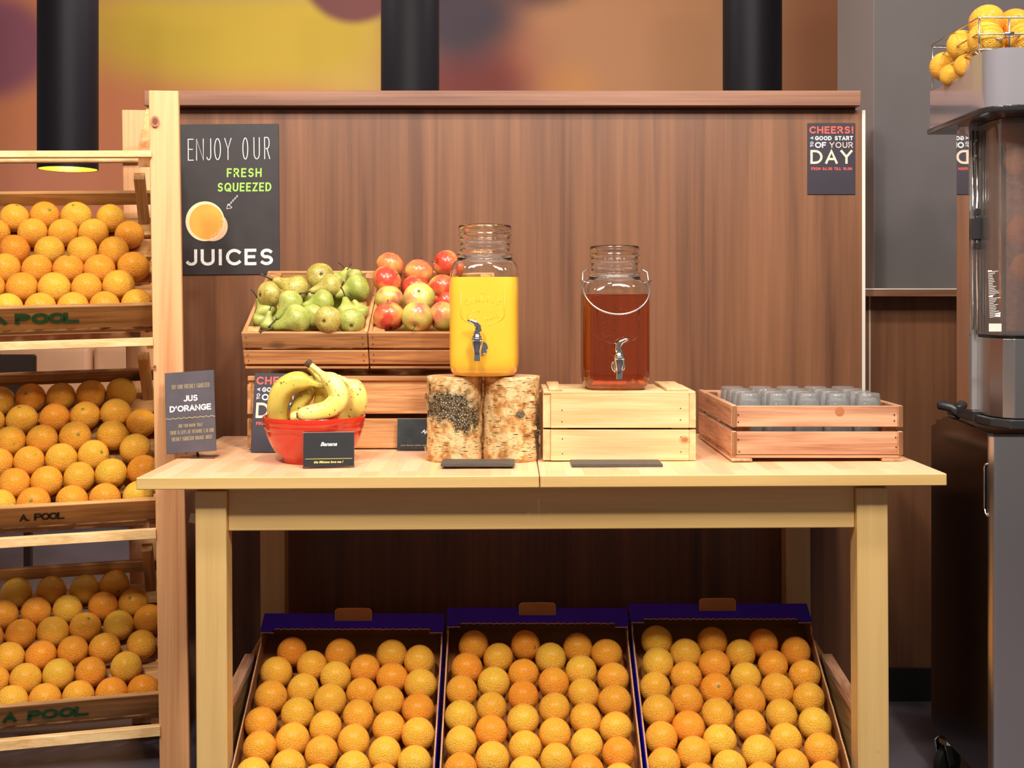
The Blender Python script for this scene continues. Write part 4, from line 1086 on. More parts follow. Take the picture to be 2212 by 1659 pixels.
# light pine crate under the tea jar (upturned)
Y2 = 2.90; xa = P(1173, 0, Y2).x; xb = P(1503.5, 0, Y2).x; z2 = tz(xb) + .0002
H2 = P(0, 850, Y2).z - z2; L2 = .25
pk2 = [(z2 + .001, P(0, 928.5, Y2).z), (P(0, 924.5, Y2).z, P(0, 851, Y2).z)]
e = empty('pine_crate', T((xa + xb) / 2, Y2, z2), 'upturned pale pine crate under the iced tea jar', 'crate')
for (a, b) in pk2:
    MB().box((xa + .0185, Y2, a), (xb - .0165, Y2 + .014, b), bev=.001).build('front_plank', M_['clear_x'], e, world=True)
    MB().box((xa + .0185, Y2 + L2 - .014, a), (xb - .0165, Y2 + L2, b), bev=.001).build('back_plank', M_['clear_x'], e, world=True)
    MB().box((xa, Y2 + .004, a), (xa + .018, Y2 + L2, b), bev=.001).build('side_plank', M_['clear_y'], e, world=True)
    MB().box((xb - .016, Y2 + .001, a), (xb, Y2 + L2, b), bev=.001).build('side_plank', M_['clear_y'], e, world=True)
for x in (xa + .0187, xb - .0167 - .04):
    for y in (Y2 + .0145, Y2 + L2 - .0145 - .025):
        MB().box((x, y, pk2[0][0]), (x + .04, y + .025, pk2[1][1] - .001)).build('corner_post', M_['clear_z'], e, world=True)
zt2 = pk2[1][1] + .0002
for i, (a, b) in enumerate(((0.0, .078), (.086, .164), (.172, L2))):
    MB().box((xa + .001, Y2 + a + .001, zt2), (xb - .001, Y2 + b - .001, zt2 + .006), bev=.0008).build('bottom_slat', M_['clear_x'], e, world=True)
ZJ2 = zt2 + .006
for (a, b) in ((1186, 1214), (1440, 1487)):
    MB().box((P(a, 0, Y2).x, Y2 + .002, ZJ2 + .0001), (P(b, 0, Y2).x, Y2 + L2 - .004, ZJ2 + .0075), bev=.0012).build('foot_batten', M_['clear_y'], e, world=True)
knot(1479, 950, Y2 - .0002, 12, 8, e, mat1='knot_pale', mat2='knot_ring')
nh = MB()
for (px, py) in ((1214, 886), (1214, 911), (1470, 882), (1470, 907), (1215, 948), (1215, 980), (1471, 944), (1471, 976)):
    nh.lathe([(.0001, -.0006), (.0014, -.0005), (.0014, .0005)], T(*P(px, py, Y2 - .0003)) @ RX(R(-90)), n=8)
o = nh.build('nail_heads', M_['dark_wood'], e, world=True); o['kind'] = 'stuff'

# reddish crate with tumblers
Y3 = 2.872; xa3 = P(1580, 0, Y3).x; xb3 = P(1951, 0, Y3).x; z3 = tz(xb3) + .0002; L3 = .50; TH3 = .0125
zz = lambda py: P(0, py, Y3).z - z3
e = empty('glass_crate', T(xa3, Y3, z3), 'reddish wooden crate of upturned drinking glasses at the right end of the table', 'crate')
W3 = xb3 - xa3
pl3 = [(zz(982), zz(933)), (zz(922), zz(877))]
for (a, b) in pl3:
    MB().box((TH3 + .0003, .001, a), (W3 - TH3 - .0003, TH3, b), bev=.001).build('front_plank', M_['red_x'], e)
    MB().box((TH3 + .0003, L3 - TH3, a), (W3 - TH3 - .0003, L3, b), bev=.001).build('back_plank', M_['red_x'], e)
    MB().box((0, -.001, a - .001), (TH3, L3, b + .002), bev=.002).build('side_plank', M_['red_y'], e)
    MB().box((W3 - TH3, -.001, a - .001), (W3, L3, b + .001), bev=.002).build('side_plank', M_['red_y'], e)
for s_ in ((0, -.0014), (W3 - TH3, -.0014)):
    for (a, b) in pl3: MB().box((s_[0] + .0012, -.0022, a), (s_[0] + TH3 - .0012, -.0011, b), bev=.0003).build('plank_end', M_['red_z'], e)
for x in (TH3 + .0004, W3 - TH3 - .034):
    for y in (TH3 + .0004, L3 - TH3 - .03):
        MB().box((x, y, pl3[0][0]), (x + .0335, y + .028, pl3[1][1] - .004)).build('corner_post', M_['red_z'], e)
zf3 = pl3[0][0]
for i in range(9):
    MB().box((.002, i * L3 / 9 + .003, zf3 - .0085), (W3 - .002, (i + 1) * L3 / 9 - .006, zf3 - .0012), bev=.0008).build('bottom_slat', M_['red_x'], e)
for (x, w2) in ((0, .05), (W3 - .05, .05)):
    MB().box((x, -.001, 0), (x + w2, L3, zf3 - .009), bev=.002).build('foot_batten', M_['red_y'], e)
nh = MB()
for (px, py) in ((1589, 896), (1592, 912), (1932, 896), (1932, 909), (1595, 950), (1597, 976), (1935, 945), (1936, 966)):
    c = P(px, py, Y3) - Vector((xa3, Y3, z3)); nh.lathe([(.0001, -.0007), (.0018, -.0006), (.0018, .001)], T(max(c.x, TH3 + .004), .0006, c.z) @ RX(R(-90)), n=8)
o = nh.build('nail_heads', M_['dark_wood'], e); o['kind'] = 'stuff'
knot(1814, 889, Y3 + .0006, 10, 10, e, mat1='knot_ring', mat2='knot_ring')
# tumblers
tp = [(.0008, .141), (.026, .141), (.0285, .1395), (.0292, .135), (.0305, .11), (.0345, .002), (.035, .0), (.0335, .0), (.0322, .006), (.0288, .11), (.027, .125), (.0008, .128)]
def fl(a, r, z): return 1 + (.016 * math.cos(12 * a) if .012 < z < .128 and r > .01 else 0)
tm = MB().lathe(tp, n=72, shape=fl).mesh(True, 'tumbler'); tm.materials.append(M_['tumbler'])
cols_ = [(.592, .584), (.660, .652), (.728, .724), (.800, .800), (.868, .872)]
zg = z3 + zf3 - .0012 + .0006
for ci in range(5):
    for ri in range(4):
        y = 2.872 + .0125 + .0415 + .030 * 0 + ri * .0735 + .030
        x = .589 + ci * .0728
        o = bpy.data.objects.new('drinking_glass', tm); COL.objects.link(o); o.matrix_basis = T(x + random.uniform(-.0006, .0006), y, zg) @ RZ(random.uniform(0, 1))
        tag(o, 'upturned ribbed glass in the reddish crate, %s from the left, %s row from the front' % (ORD[ci], ORD[ri]), 'glass', 'glasses in the reddish crate')

# ---------------------------------------------------------------- birch logs
def log(px0, px1, label, seed, mat, Yc_=2.952, tilt=0):
    rd = random.Random(seed); xc = (P(px0, 0, Yc_).x + P(px1, 0, Yc_).x) / 2; r = (P(px1, 0, Yc_).x - P(px0, 0, Yc_).x) / 2 - .0012
    zb_ = tz(xc) + .0004; H = P(0, 811, Yc_).z - zb_
    e = empty('birch_log', T(xc, Yc_, zb_) @ RY(0), label, 'log', 'birch logs under the juice jar')
    ph = [rd.uniform(0, 6) for _ in range(6)]
    def sh(a, rr, z): return 1 + .02 * math.sin(2 * a + ph[0]) + .012 * math.sin(3 * a + ph[1] + z * 20) + .008 * math.sin(7 * a + z * 45 + ph[2]) + .005 * math.sin(13 * a + z * 110 + ph[3])
    pr = [(r - .002, 0)] + [(r + rd.uniform(-.0008, .0008), H * i / 24) for i in range(0, 25)] + [(r - .0015, H)]
    MB().lathe([(.0005, 0)] + pr, n=90, shape=sh).build('bark', mat, e, smooth=True)
    MB().lathe([(.0005, H - .0005), (r - .0035, H - .0003), (r - .003, H - .004)], n=90, shape=sh).build('cut_face', M_['cut_wood'], e)
    pm = MB()
    for k in range(16):
        a = rd.uniform(PI, 2 * PI); z = rd.uniform(.02, H - .02); hgt = rd.uniform(.004, .014)
        Mx = T(0, 0, z) @ RZ(a) @ T(r * sh(a, r, z) + .0002, 0, 0) @ RY(R(rd.uniform(-12, 12)))
        pts_ = [(.0 + .0035 * (1 - math.cos(t * 2.0)) , -.006 + .012 * t, 0) for t in [i / 5 for i in range(6)]]
        vs = [(x, y, s * hgt / 2) for (x, y, _) in pts_ for s in (-1, 1)]
        pm.verts(vs, [(2 * i, 2 * i + 1, 2 * i + 3, 2 * i + 2) for i in range(5)], Mx)
    o = pm.build('peeling_bark', mat, e, smooth=True); o['kind'] = 'stuff'
    return e, xc, zb_ + H
r_ = .066
l1 = log(922, 1041.5, 'left birch log with a black cracked patch, under the orange juice jar', 1, birch_bark('birch_bark_patched', [((-.012, -.055, .135), .082, .044, 190), ((.03, -.055, .105), .044, .036, 190)]))
l2 = log(1043.5, 1166, 'right birch log with orange brown bark, under the orange juice jar', 5, birch_bark('birch_bark_plain', [((.022, -.062, .115), .013, .011, 400), ((.06, -.02, .05), .02, .11, 240)]))

# slates
def slate(px0, px1, yt, yb, Yf, dep, feet, label):
    a = P(px0, yb, Yf); b = P(px1, yb, Yf); zb_ = tz(b.x) + .0004; rd = random.Random(px0)
    hh = .005 if feet else 0.0
    xs = [a.x + (b.x - a.x) * i / 12 for i in range(13)]
    out = [(x, Yf + rd.uniform(-.0012, .0012)) for x in xs] + [(x, Yf + dep + rd.uniform(-.0012, .0012)) for x in reversed(xs)]
    e = empty('slate_plate', T((a.x + b.x) / 2, Yf, zb_), label, 'slate', 'dark slate plates')
    MB().prism(out, zb_ + hh, zb_ + hh + .0065, bev=.0008).build('plate', M_['slate'], e, world=True)
    if feet:
        for x in (a.x + .008, b.x - .03): MB().box((x, Yf + .006, zb_), (x + .022, Yf + dep - .008, zb_ + hh - .0002)).build('foot', M_['black_rubber'], e, world=True)
slate(952, 1112, 995, 1011, 2.785, .082, True, 'dark slate plate on feet in front of the birch logs')
slate(1235, 1432, 995, 1007, 2.80, .082, False, 'flat dark slate plate in front of the pale pine crate')

# ---------------------------------------------------------------- dispenser jars
def superell(a, k):
    n = 2 + k * 3.0
    return 1 / (abs(math.cos(a)) ** n + abs(math.sin(a)) ** n) ** (1 / n)
def jar(xc, yc, zb_, hw, neck, Ht, zl, liquid, rot, label, tap_dx, tap_z, lever, wash_dx, bail):
    """hw: half width of body, neck: radius, Ht: total height, zl: liquid level"""
    M = T(xc, yc, zb_) @ RZ(rot)
    e = empty('juice_dispenser_jar', M, label, 'jar', 'glass drink dispensers')
    nh_ = Ht
    sh_ = Ht * .745   # where the shoulder begins to close
    def kz(z): return 1.0 if z < Ht * .60 else max(0.0, 1 - (z - Ht * .60) / (Ht * .17))
    def prof(off):
        o = off; h = hw - o; nk = neck - o
        p = [(.0006, o * 1.6), (h * .70, o * 1.6), (h * .86, .003 + o), (h * .95, .012 + o), (h * .995, .03), (h, .05)]
        p += [(h, Ht * t) for t in (.2, .35, .5, .6, .645)]
        for t in (15, 30, 45, 60, 75, 88):
            a = R(t); p.append((nk * 1.04 + (h - nk * 1.04) * math.cos(a), Ht * .645 + (Ht * .12 - o * .5) * math.sin(a)))
        if o == 0:
            p += [(nk * 1.03, Ht * .785), (nk * 1.05, Ht * .79), (nk * 1.05, Ht * .81), (nk * 1.03, Ht * .815),
                  (nk * .94, Ht * .825), (nk * .93, Ht * .838), (nk * .955, Ht * .846), (nk * .955, Ht * .852), (nk * .93, Ht * .86), (nk * .935, Ht * .872), (nk * .985, Ht * .884), (nk * 1.0, Ht * .893), (nk * .985, Ht * .902), (nk * .945, Ht * .910), (nk * .945, Ht * .918), (nk * .99, Ht * .928), (nk * 1.0, Ht * .936), (nk * .955, Ht * .945),
                  (nk * .955, Ht * .951), (nk * .99, Ht * .960), (nk * 1.0, Ht * .975), (nk * .985, Ht * .993), (nk * .955, Ht)]
        else:
            p += [(nk * .96, Ht * .80), (nk * .92, Ht * .83), (nk * .92, Ht * .9), (nk * .93, Ht * .985), (nk * .945 + o * .5, Ht)]
        return p
    sf = lambda a, r, z: (1 + (superell(a, kz(z)) - 1) * 1.0)
    # body of glass: outer then inner, one closed shell
    op = prof(0); ip = prof(.0034)
    MB().lathe(op + list(reversed(ip)), n=96, shape=sf).build('glass_body', M_['glass'], e, smooth=True)
    # liquid, its side just inside the outer glass face so that it fills the jar visually
    d = .0016 if liquid == 'tea' else -.0003; lp = [(r, z) for (r, z) in prof(d) if z < zl - .004]
    rr = lp[-1][0]; lp += [(rr, zl - .0008), (rr - .001, zl), (.0006, zl)]
    MB().lathe(lp, n=96, shape=sf).build('liquid', M_[liquid], e, smooth=False, ang=50)
    # moulded relief: shield line and letters on the front
    fy = -hw - .0002; rel = MB(); q = hw * .62; zt_ = zl - .012; zb2 = tap_z + .052
    n_ = 18; U = [(-q, fy, zt_ - .02)] + [(-q * math.cos(PI * i / n_) * (1 if True else 1), fy, zb2 + .03 - .028 * math.sin(PI * i / n_)) for i in range(n_ + 1)] + [(q, fy, zt_ - .02)]
    rel.tube(U, .0007, 6)
    Mr = T(0, fy - .0002, 0) @ RX(R(90))
    def arcword(s, rad, zc, h, span, up):
        k = len(s)
        for i, ch in enumerate(s):
            g = G[ch]; a = (i / (k - 1) - .5) * span
            for st in g[1]:
                pl = []
                for (u, v) in st:
                    uu = (u - g[0] / 2) * h; vv = (v - .5) * h
                    if up: x = math.sin(a) * (rad + vv) + uu * math.cos(a); z = zc + math.cos(a) * (rad + vv) - rad - uu * math.sin(a)
                    else: x = math.sin(a) * (rad - vv) + uu * math.cos(a); z = zc - math.cos(a) * (rad - vv) + rad + uu * math.sin(a)
                    pl.append((x, fy, z))
                rel.tube(pl, .00055, 5)
    mid = (zt_ + zb2) / 2
    arcword('GLASSWARE', .075, zb2 + .016, .009, 1.0, False)
    arcword('QUALITY', .09, mid + .012, .014, .85, True)
    arcword('CLASSIC', .3, mid - .016, .008, .2, True)
    arcword('THE', .3, zt_ - .026, .005, .05, True)
    o = rel.build('moulded_relief', M_['glass' if liquid == 'tea' else 'juice'], e, smooth=True)
    # tap
    tap = MB(); tx = tap_dx; ty = -hw
    MB().lathe([(.001, 0), (.0165, 0), (.017, .002), (.0155, .0035), (.001, .0035)], T(tx + wash_dx, ty - .0008, tap_z) @ RX(R(90)), n=32).build('washer', M_['chrome'], e, ang=40)
    MB().lathe([(.001, 0), (.0085, 0), (.0085, .018), (.001, .018)], T(tx + wash_dx * .5, ty - .004, tap_z + .004) @ RX(R(90)), n=20).build('tap_shank', M_['chrome'], e, ang=40)
    yb_ = ty - .026
    tbd = MB().lathe([(.001, -.030), (.0085, -.030), (.0082, -.016), (.0098, -.006), (.0125, .006), (.0135, .016), (.0138, .0185), (.0142, .019), (.0142, .0235), (.0138, .024), (.013, .0245), (.0128, .028), (.0095, .031), (.009, .038), (.001, .039)],
               T(tx, yb_, tap_z), n=32).build('tap_body', M_['chrome'], e, ang=50)
    s = lever
    LV = [(0, 0, .034), (-s * .003, 0, .043), (-s * .002, -.002, .052), (s * .005, -.004, .060), (s * .014, -.006, .0645), (s * .023, -.007, .066)]
    MB().tube([(tx + a, yb_ + b, tap_z + c) for a, b, c in LV], [.0095, .0088, .0080, .0062, .0048, .0022], 12, flat=.9).build('tap_lever', M_['chrome'], tbd, smooth=True)
    if bail:
        rg = neck * 1.05 + .002; zr_ = Ht * .80
        MB().tube([(rg * math.cos(2 * PI * i / 40), rg * math.sin(2 * PI * i / 40), zr_ - .006 * math.cos(2 * PI * i / 40 + 1.57)) for i in range(40)], .0013, 8, closed=True).build('neck_ring', M_['wire'], e, smooth=True)
        for s in (-1, 1):
            MB().tube([(s * (rg - .001), -.004, zr_ + .012), (s * (rg + .004), -.006, zr_ + .011), (s * (rg + .0135), -.012, zr_ + .005), (s * (hw - .001), -.02, zr_ - .012), (s * (hw + .0005), -.024, zr_ - .020)], .0015, 8).build('side_hook', M_['wire'], e, smooth=True)
            MB().tube([(s * (hw + .008), -.023, zr_ - .016), (s * (hw - .004), -.026, zr_ - .018), (s * (hw - .02), -neck * .80, zr_ - .024)], .0013, 8).build('cross_pin', M_['wire'], e, smooth=True)
        MB().tube([(-(hw - .02), -neck * .80, zr_ - .024)] + [((hw - .02) * (i / 5 - 1), -neck * .8 - (neck * .35) * math.sin(PI / 2 * i / 5), zr_ - .024 - .001 * i) for i in range(6)] + [((hw - .02) * (i / 5), -neck * .8 - (neck * .35) * math.cos(PI / 2 * i / 5), zr_ - .029 + .001 * i) for i in range(1, 6)], .0012, 8).build('front_wire', M_['wire'], e, smooth=True)
        hp = []
        for i in range(33):
            a = PI * i / 32; x = -(hw + .001) * math.cos(a); dz = .078 * math.sin(a) ** .85
            hp.append((x, -.024 - (hw - .010) * math.sin(a) ** .7 * 1.0 , zr_ - .020 - dz))
        MB().tube(hp, .0022, 10).build('bail_handle', M_['wire'], e, smooth=True)
    return e
JY = 2.952
zj1 = max(l1[2], l2[2]) + .0012
jar(P(1047.5, 0, JY).x, JY, zj1, 75 / F * 2.90, 57.5 / F * JY, P(0, 484, JY - .05).z - zj1, P(0, 598, 2.87).z - zj1, 'juice', R(-2.5),
    'tall glass dispenser jar of orange juice on the two birch logs', -.0115, P(0, 752, 2.85).z - zj1, -1, .007, False)
JY2 = 3.0
jar(P(1327.5, 0, JY2).x, JY2, ZJ2 + .0005, 73 / F * 2.93, 53.5 / F * JY2, P(0, 530, JY2 - .05).z - ZJ2, P(0, 636, 2.92).z - ZJ2, 'tea', R(1),
    'glass dispenser jar of brown iced tea with wire handle on the pine crate', 0.0, P(0, 792, 2.90).z - ZJ2, 1, 0.0, True)

# ---------------------------------------------------------------- bowl and bananas
BXc = P(679, 0, 2.945); zbw = tz(BXc.x) + .0006
S_ = 2.945 / F
e = thing('bowl', MB().lathe([(.0008, .004), (.066, .004), (.072, 0), (.076, 0), (.0775, .008), (.080, .011), (.096, .026), (.108, .046), (.1155, .066), (.1175, .074), (.1175, .077), (.1208, .080), (.1222, .090), (.1222, .093), (.1240, .0955), (.1245, .109), (.1235, .111), (.1205, .1105), (.1185, .098), (.112, .070), (.102, .042), (.086, .022), (.06, .010), (.0008, .008)],
      T(BXc.x, 2.945, zbw), n=72), M_['bowl'], T(BXc.x, 2.945, zbw), 'glossy red ceramic bowl of bananas on the table', 'bowl', ang=50)
def catmull(p, n=6):
    out = []; q = [p[0] * 2 - p[1]] + p + [p[-1] * 2 - p[-2]]
    for i in range(1, len(q) - 2):
        for k in range(n):
            t = k / n; a, b, c, d = q[i - 1], q[i], q[i + 1], q[i + 2]
            out.append(.5 * ((2 * b) + (c - a) * t + (2 * a - 5 * b + 4 * c - d) * t * t + (3 * b - a - 3 * c + d) * t ** 3))
    out.append(p[-1]); return out
def banana(pix, wpx, mat, label, stem_at_start=True, crown=True, tip=True):
    """pix: list of (px,py,Y) from stem to tip"""
    pts = catmull([P(*q) for q in pix], 7); m = len(pts); L = [0]
    for i in range(1, m): L.append(L[-1] + (pts[i] - pts[i - 1]).length)
    tot = L[-1]; rad = []
    R0 = wpx / 2 / F * 2.92 * 1.1
    for l in L:
        t = l / tot
        if t < .14: r = R0 * .30
        elif t < .32: k = (t - .14) / .18; r = R0 * (.30 + .60 * (k * k * (3 - 2 * k)))
        elif t < .78: r = R0 * (.90 + .10 * math.sin((t - .32) / .46 * PI))
        else: k = (t - .78) / .22; r = R0 * (.28 + .62 * math.sqrt(max(0, 1 - k ** 2.2)))
        rad.append(r)
    root = T(*pts[m // 2])
    mb = MB(); vs = []; fs = []; n = 20; up = None
    for i, p in enumerate(pts):
        d = (pts[min(i + 1, m - 1)] - pts[max(i - 1, 0)]).normalized()
        if up is None: up = Vector((0, -1, .3))
        x = d.cross(up).normalized(); up = x.cross(d).normalized()
        for k in range(n):
            a = 2 * PI * k / n; f = 1 + .055 * math.cos(5 * a)
            vs.append(p + (x * math.cos(a) + up * math.sin(a)) * rad[i] * f)
    for i in range(m - 1):
        for k in range(n): fs.append((i * n + k, i * n + (k + 1) % n, (i + 1) * n + (k + 1) % n, (i + 1) * n + k))
    fs.append(tuple(range(n))); fs.append(tuple((m - 1) * n + k for k in range(n)))
    mb.verts(vs, fs)
    o = thing('banana', mb, M_[mat], root, label, 'banana', 'bananas in the red bowl', smooth=True)
    if crown:
        d = (pts[0] - pts[1]).normalized()
        MB().tube([pts[0] - d * .004, pts[0] + d * .004, pts[0] + d * .010], [rad[0] * 1.12, rad[0] * 1.4, rad[0] * 1.2], 9).build('stem_end', M_['banana_tip'], o, world=True)
    if tip:
        d = (pts[-1] - pts[-2]).normalized()
        MB().tube([pts[-1] - d * .002, pts[-1] + d * .003], [rad[-1] * 1.15, rad[-1] * .9], 8).build('blossom_tip', M_['banana_tip'], o, world=True)
    return o
banana([(712, 832, 2.90), (690, 832, 2.90), (664, 826, 2.905), (634, 826, 2.905), (608, 847, 2.91), (598, 885, 2.92), (604, 935, 2.935)], 43, 'banana_green', 'large greenish yellow banana arching at the left of the bowl', tip=False)
banana([(706, 840, 2.93), (690, 841, 2.93), (668, 848, 2.935), (650, 868, 2.935), (640, 895, 2.94), (640, 940, 2.95)], 32, 'banana_green', 'darker banana behind the left arching banana', tip=False, crown=False)
banana([(669, 787, 2.895), (682, 797, 2.893), (700, 812, 2.885), (722, 830, 2.875), (732, 860, 2.868), (712, 884, 2.86), (680, 893, 2.852), (643, 897, 2.845)], 40, 'banana', 'spotted yellow banana curving round the front of the bowl')
banana([(728, 815, 2.945), (744, 822, 2.945), (764, 836, 2.945), (772, 862, 2.945), (762, 890, 2.95), (738, 925, 2.955)], 42, 'banana', 'broad yellow banana at the right of the bowl', crown=False, tip=False)
banana([(668, 795, 2.925), (676, 806, 2.925), (690, 824, 2.93), (697, 845, 2.935), (694, 870, 2.94), (688, 905, 2.945)], 30, 'banana_green', 'slim greenish banana standing behind the spotted banana', crown=False, tip=False)
banana([(690, 935, 2.91), (670, 915, 2.895), (645, 903, 2.885), (626, 904, 2.88)], 28, 'banana', 'yellow banana tip low in the bowl under the spotted banana', crown=False)

# ---------------------------------------------------------------- signs
def board(name, M, W, H, th, mat, label, cat, group=None):
    """plate in local xy with the front at z=0"""
    e = empty(name, M, label, cat, group)
    MB().box((0, 0, -th), (W, H, 0), bev=min(.0006, th / 3)).build('panel', M_[mat], e)
    return e
def px_local(M):
    inv = M.inverted(); O = Vector((M[0][3], M[1][3], M[2][3])); n = Vector((M[0][2], M[1][2], M[2][2]))
    return lambda px, py: (inv @ hit(px, py, O, n)).xy
def put(mb, L, s, x0, y0, x1, y1, wd, gap=.2, shear=0.0, z=.0004):
    """letters of s inside the pixel box (x0,y0)-(x1,y1); wd stroke width in px"""
    a = L(x0, y1); b = L(x1, y0); k = abs((L(x0 + 10, y0) - L(x0, y0)).length) / 10
    write(mb, s, a.x, a.y, b.y - a.y, b.x - a.x, wd * k, T(0, 0, z), gap, shear)

# big chalkboard poster on the partition
M, W, H = sign_frame(388, 267, 600, 592, 3.596)
M = T(*P(392, 594, 3.596)) @ RX(R(90)) @ RZ(R(.45))
e = board('juice_poster', M, 212 / F * 3.596, 325 / F * 3.596, .003, 'board_black', 'black chalkboard style poster for fresh squeezed juices on the wood partition', 'poster')
L = px_local(M)
mb = MB()
for ch, a, b in (('E', 406, 418), ('N', 424, 440), ('J', 446, 456), ('O', 463, 477), ('Y', 485, 500), ('O', 524, 536), ('U', 548, 561), ('R', 571, 583)):
    if a == 524: mb.build('chalk_lettering', M_['white_ink'], e, norm=False); mb = MB()
    put(mb, L, ch, a, 300 - (a - 406) * .025, b, 347 - (a - 406) * .02, 1.7)
mb.build('chalk_lettering', M_['white_ink'], e, norm=False)
mb = MB()
put(mb, L, 'FRESH', 490, 363, 565, 383, 3.3, gap=.42, shear=.02); put(mb, L, 'SQUEEZED', 470, 394, 586, 414, 3.3, gap=.4, shear=.03)
mb.build('green_lettering', M_['green_ink'], e, norm=False)
mb = MB(); put(mb, L, 'JUICES', 402, 537, 590, 574, 6.6, gap=.34); mb.build('bold_lettering', M_['white_ink'], e, norm=False)
mb = MB(); rd = random.Random(3)
for _ in range(170):
    a = L(rd.uniform(402, 590), rd.uniform(538, 574)); r = rd.uniform(.0004, .0011)
    strokes(mb, [[(a.x, a.y), (a.x + rd.uniform(-.003, .003), a.y + rd.uniform(-.002, .002))]], r, T(0, 0, .0007))
o = mb.build('letter_wear', M_['board_black'], e, norm=False); o['kind'] = 'stuff'
mb = MB()
for i in range(5):
    x = 512 - i * 4.2; y = 424 + i * 4.6; a = L(x, y); rr = .0030
    strokes(mb, [[(a.x + rr * .55 * math.cos(t * PI / 6 ) + .25 * rr * math.sin(t * PI / 6), a.y + rr * math.sin(t * PI / 6)) for t in range(13)]], .0010, T(0, 0, .0004))
a, b, c, d_ = L(490, 451), L(492, 441), L(501, 449), L(497, 444)
strokes(mb, [[tuple(b), tuple(a), tuple(c)], [(b.x + .0015, b.y + .0005), tuple(d_), (c.x, c.y + .001)]], .0012, T(0, 0, .0004))
mb.build('chalk_arrow', M_['white_ink'], e, norm=False)
def disc(mb, cx, cy, rx, ry, z, n=40):
    c = L(cx, cy); k = 3.596 / F; mb.verts([(c.x + rx * k * math.cos(2 * PI * i / n), c.y + ry * k * math.sin(2 * PI * i / n), z) for i in range(n)], [tuple(range(n))])
mb = MB(); disc(mb, 459, 489, 33, 32, .0003); mb.build('printed_glass', M_['glassside_print'], e, norm=False)
mb = MB(); disc(mb, 443, 478, 42, 43, .0006); mb.build('printed_rim', M_['froth_print'], e, norm=False)
mb = MB(); disc(mb, 446, 479, 37, 38, .0009); mb.build('printed_juice', M_['juice_print'], e, norm=False)
mb = MB()
for _ in range(60):
    t = R(rd.uniform(-75, 15)); rr = rd.uniform(31, 38); a = L(446 + rr * math.cos(t), 479 - rr * math.sin(t) * 1.0); strokes(mb, [[(a.x, a.y)]], rd.uniform(.0012, .0030), T(0, 0, .0011))
o = mb.build('printed_froth', M_['froth_print'], e, norm=False); o['kind'] = 'stuff'

def cheers(M, label, name='breakfast_poster', k=None, hold=None):
    """poster 103 x 154 units, unit = k metres"""
    k = k; e = board(name, M, 103 * k, 154 * k, .002, 'board_purple', label, 'poster', 'morning greeting posters')
    def pt(mb, s, x0, y0, x1, y1, wd, gap=.26, z=.0004, rot=False):
        # coordinates in poster units from the top left
        if rot:
            Mx = T(x1 * k, (154 - y1) * k, z) @ RZ(R(90)); write(mb, s, 0, 0, (x1 - x0) * k, (y1 - y0) * k, wd * k, Mx, gap)
        else: write(mb, s, x0 * k, (154 - y1) * k, (y1 - y0) * k, (x1 - x0) * k, wd * k, T(0, 0, z), gap)
    mb = MB(); pt(mb, 'CHEERS!', 4, 7, 99, 22.5, 3.0, gap=.34); mb.build('red_heading', M_['red_ink'], e, norm=False)
    mb = MB(); pt(mb, 'FROM 06.30 TILL 10.00', 8, 95.5, 96, 101.5, 1.2, gap=.38); mb.build('opening_hours', M_['red_ink'], e, norm=False)
    mb = MB(); pt(mb, 'GOOD START', 16, 28, 98, 37, 1.9, gap=.34); mb.build('white_lettering', M_['white_ink'], e, norm=False)
    mb = MB(); pt(mb, 'OF', 16, 41, 40, 53.5, 2.5); mb.build('white_lettering', M_['white_ink'], e, norm=False)
    mb = MB(); pt(mb, 'TO', 6, 40, 12.5, 51.5, 1.2, rot=True); mb.build('white_lettering', M_['white_ink'], e, norm=False)
    mb = MB(); pt(mb, 'A', 6, 29, 12.5, 35, 1.2, rot=True); mb.build('white_lettering', M_['white_ink'], e, norm=False)
    mb = MB(); pt(mb, 'YOUR', 47, 41, 98, 53.5, 2.0, gap=.3); mb.build('pink_lettering', M_['pink_ink'], e, norm=False)
    mb = MB(); pt(mb, 'DAY', 6, 58, 97, 88, 4.9, gap=.3); mb.build('large_lettering', M_['cream_ink'], e, norm=False)
    mb = MB(); rd = random.Random(9)
    for _ in range(90):
        a = (rd.uniform(6, 97) * k, (154 - rd.uniform(59, 87)) * k); strokes(mb, [[a, (a[0] + rd.uniform(-1, 1) * k, a[1] + rd.uniform(-1, 1) * k)]], .35 * k, T(0, 0, .0007))
    o = mb.build('letter_wear', M_['board_purple'], e, norm=False); o['kind'] = 'stuff'
    return e
cheers(T(*P(1744.5, 420, 3.597)) @ RX(R(90)), 'small dark poster with red heading at the right end of the wood partition', k=3.597 / F)
# the same poster leaning at the upturned crate
Yp = 3.095; ap = P(541, 972, Yp); ap.z = tz(ap.x) + .0025
Hs = 168 / 154 * 3.11 / F
M = T(*ap) @ RX(R(90 - 14)) @ RZ(R(-.3))
cheers(M, 'small dark poster leaning on the upturned crate behind the banana bowl', k=172 / 154 * 3.12 / F)

# tilted sign on the table corner
Yj = 2.985
bl = P(360, 981, Yj); br = P(467, 973, Yj)
xd = (br - bl).normalized()
tl_ = P(343, 808, Yj + .035); tr_ = P(452, 805, Yj + .035)
yd = (tl_ - bl); yd = (yd - xd * yd.dot(xd)).normalized(); nd = xd.cross(yd)
M = frame(bl, xd, yd, nd); Wj = (br - bl).length; Hj = (tl_ - bl).length
e = board('juice_sign', M, Wj, Hj, .0025, 'board_grey', 'dark grey standing sign reading jus d\'orange on the left corner of the table', 'sign')
MB().box((-.001, -.001, -.0045), (Wj + .001, Hj + .001, -.0027), bev=.0004).build('clear_backing', M_['acrylic'], e)
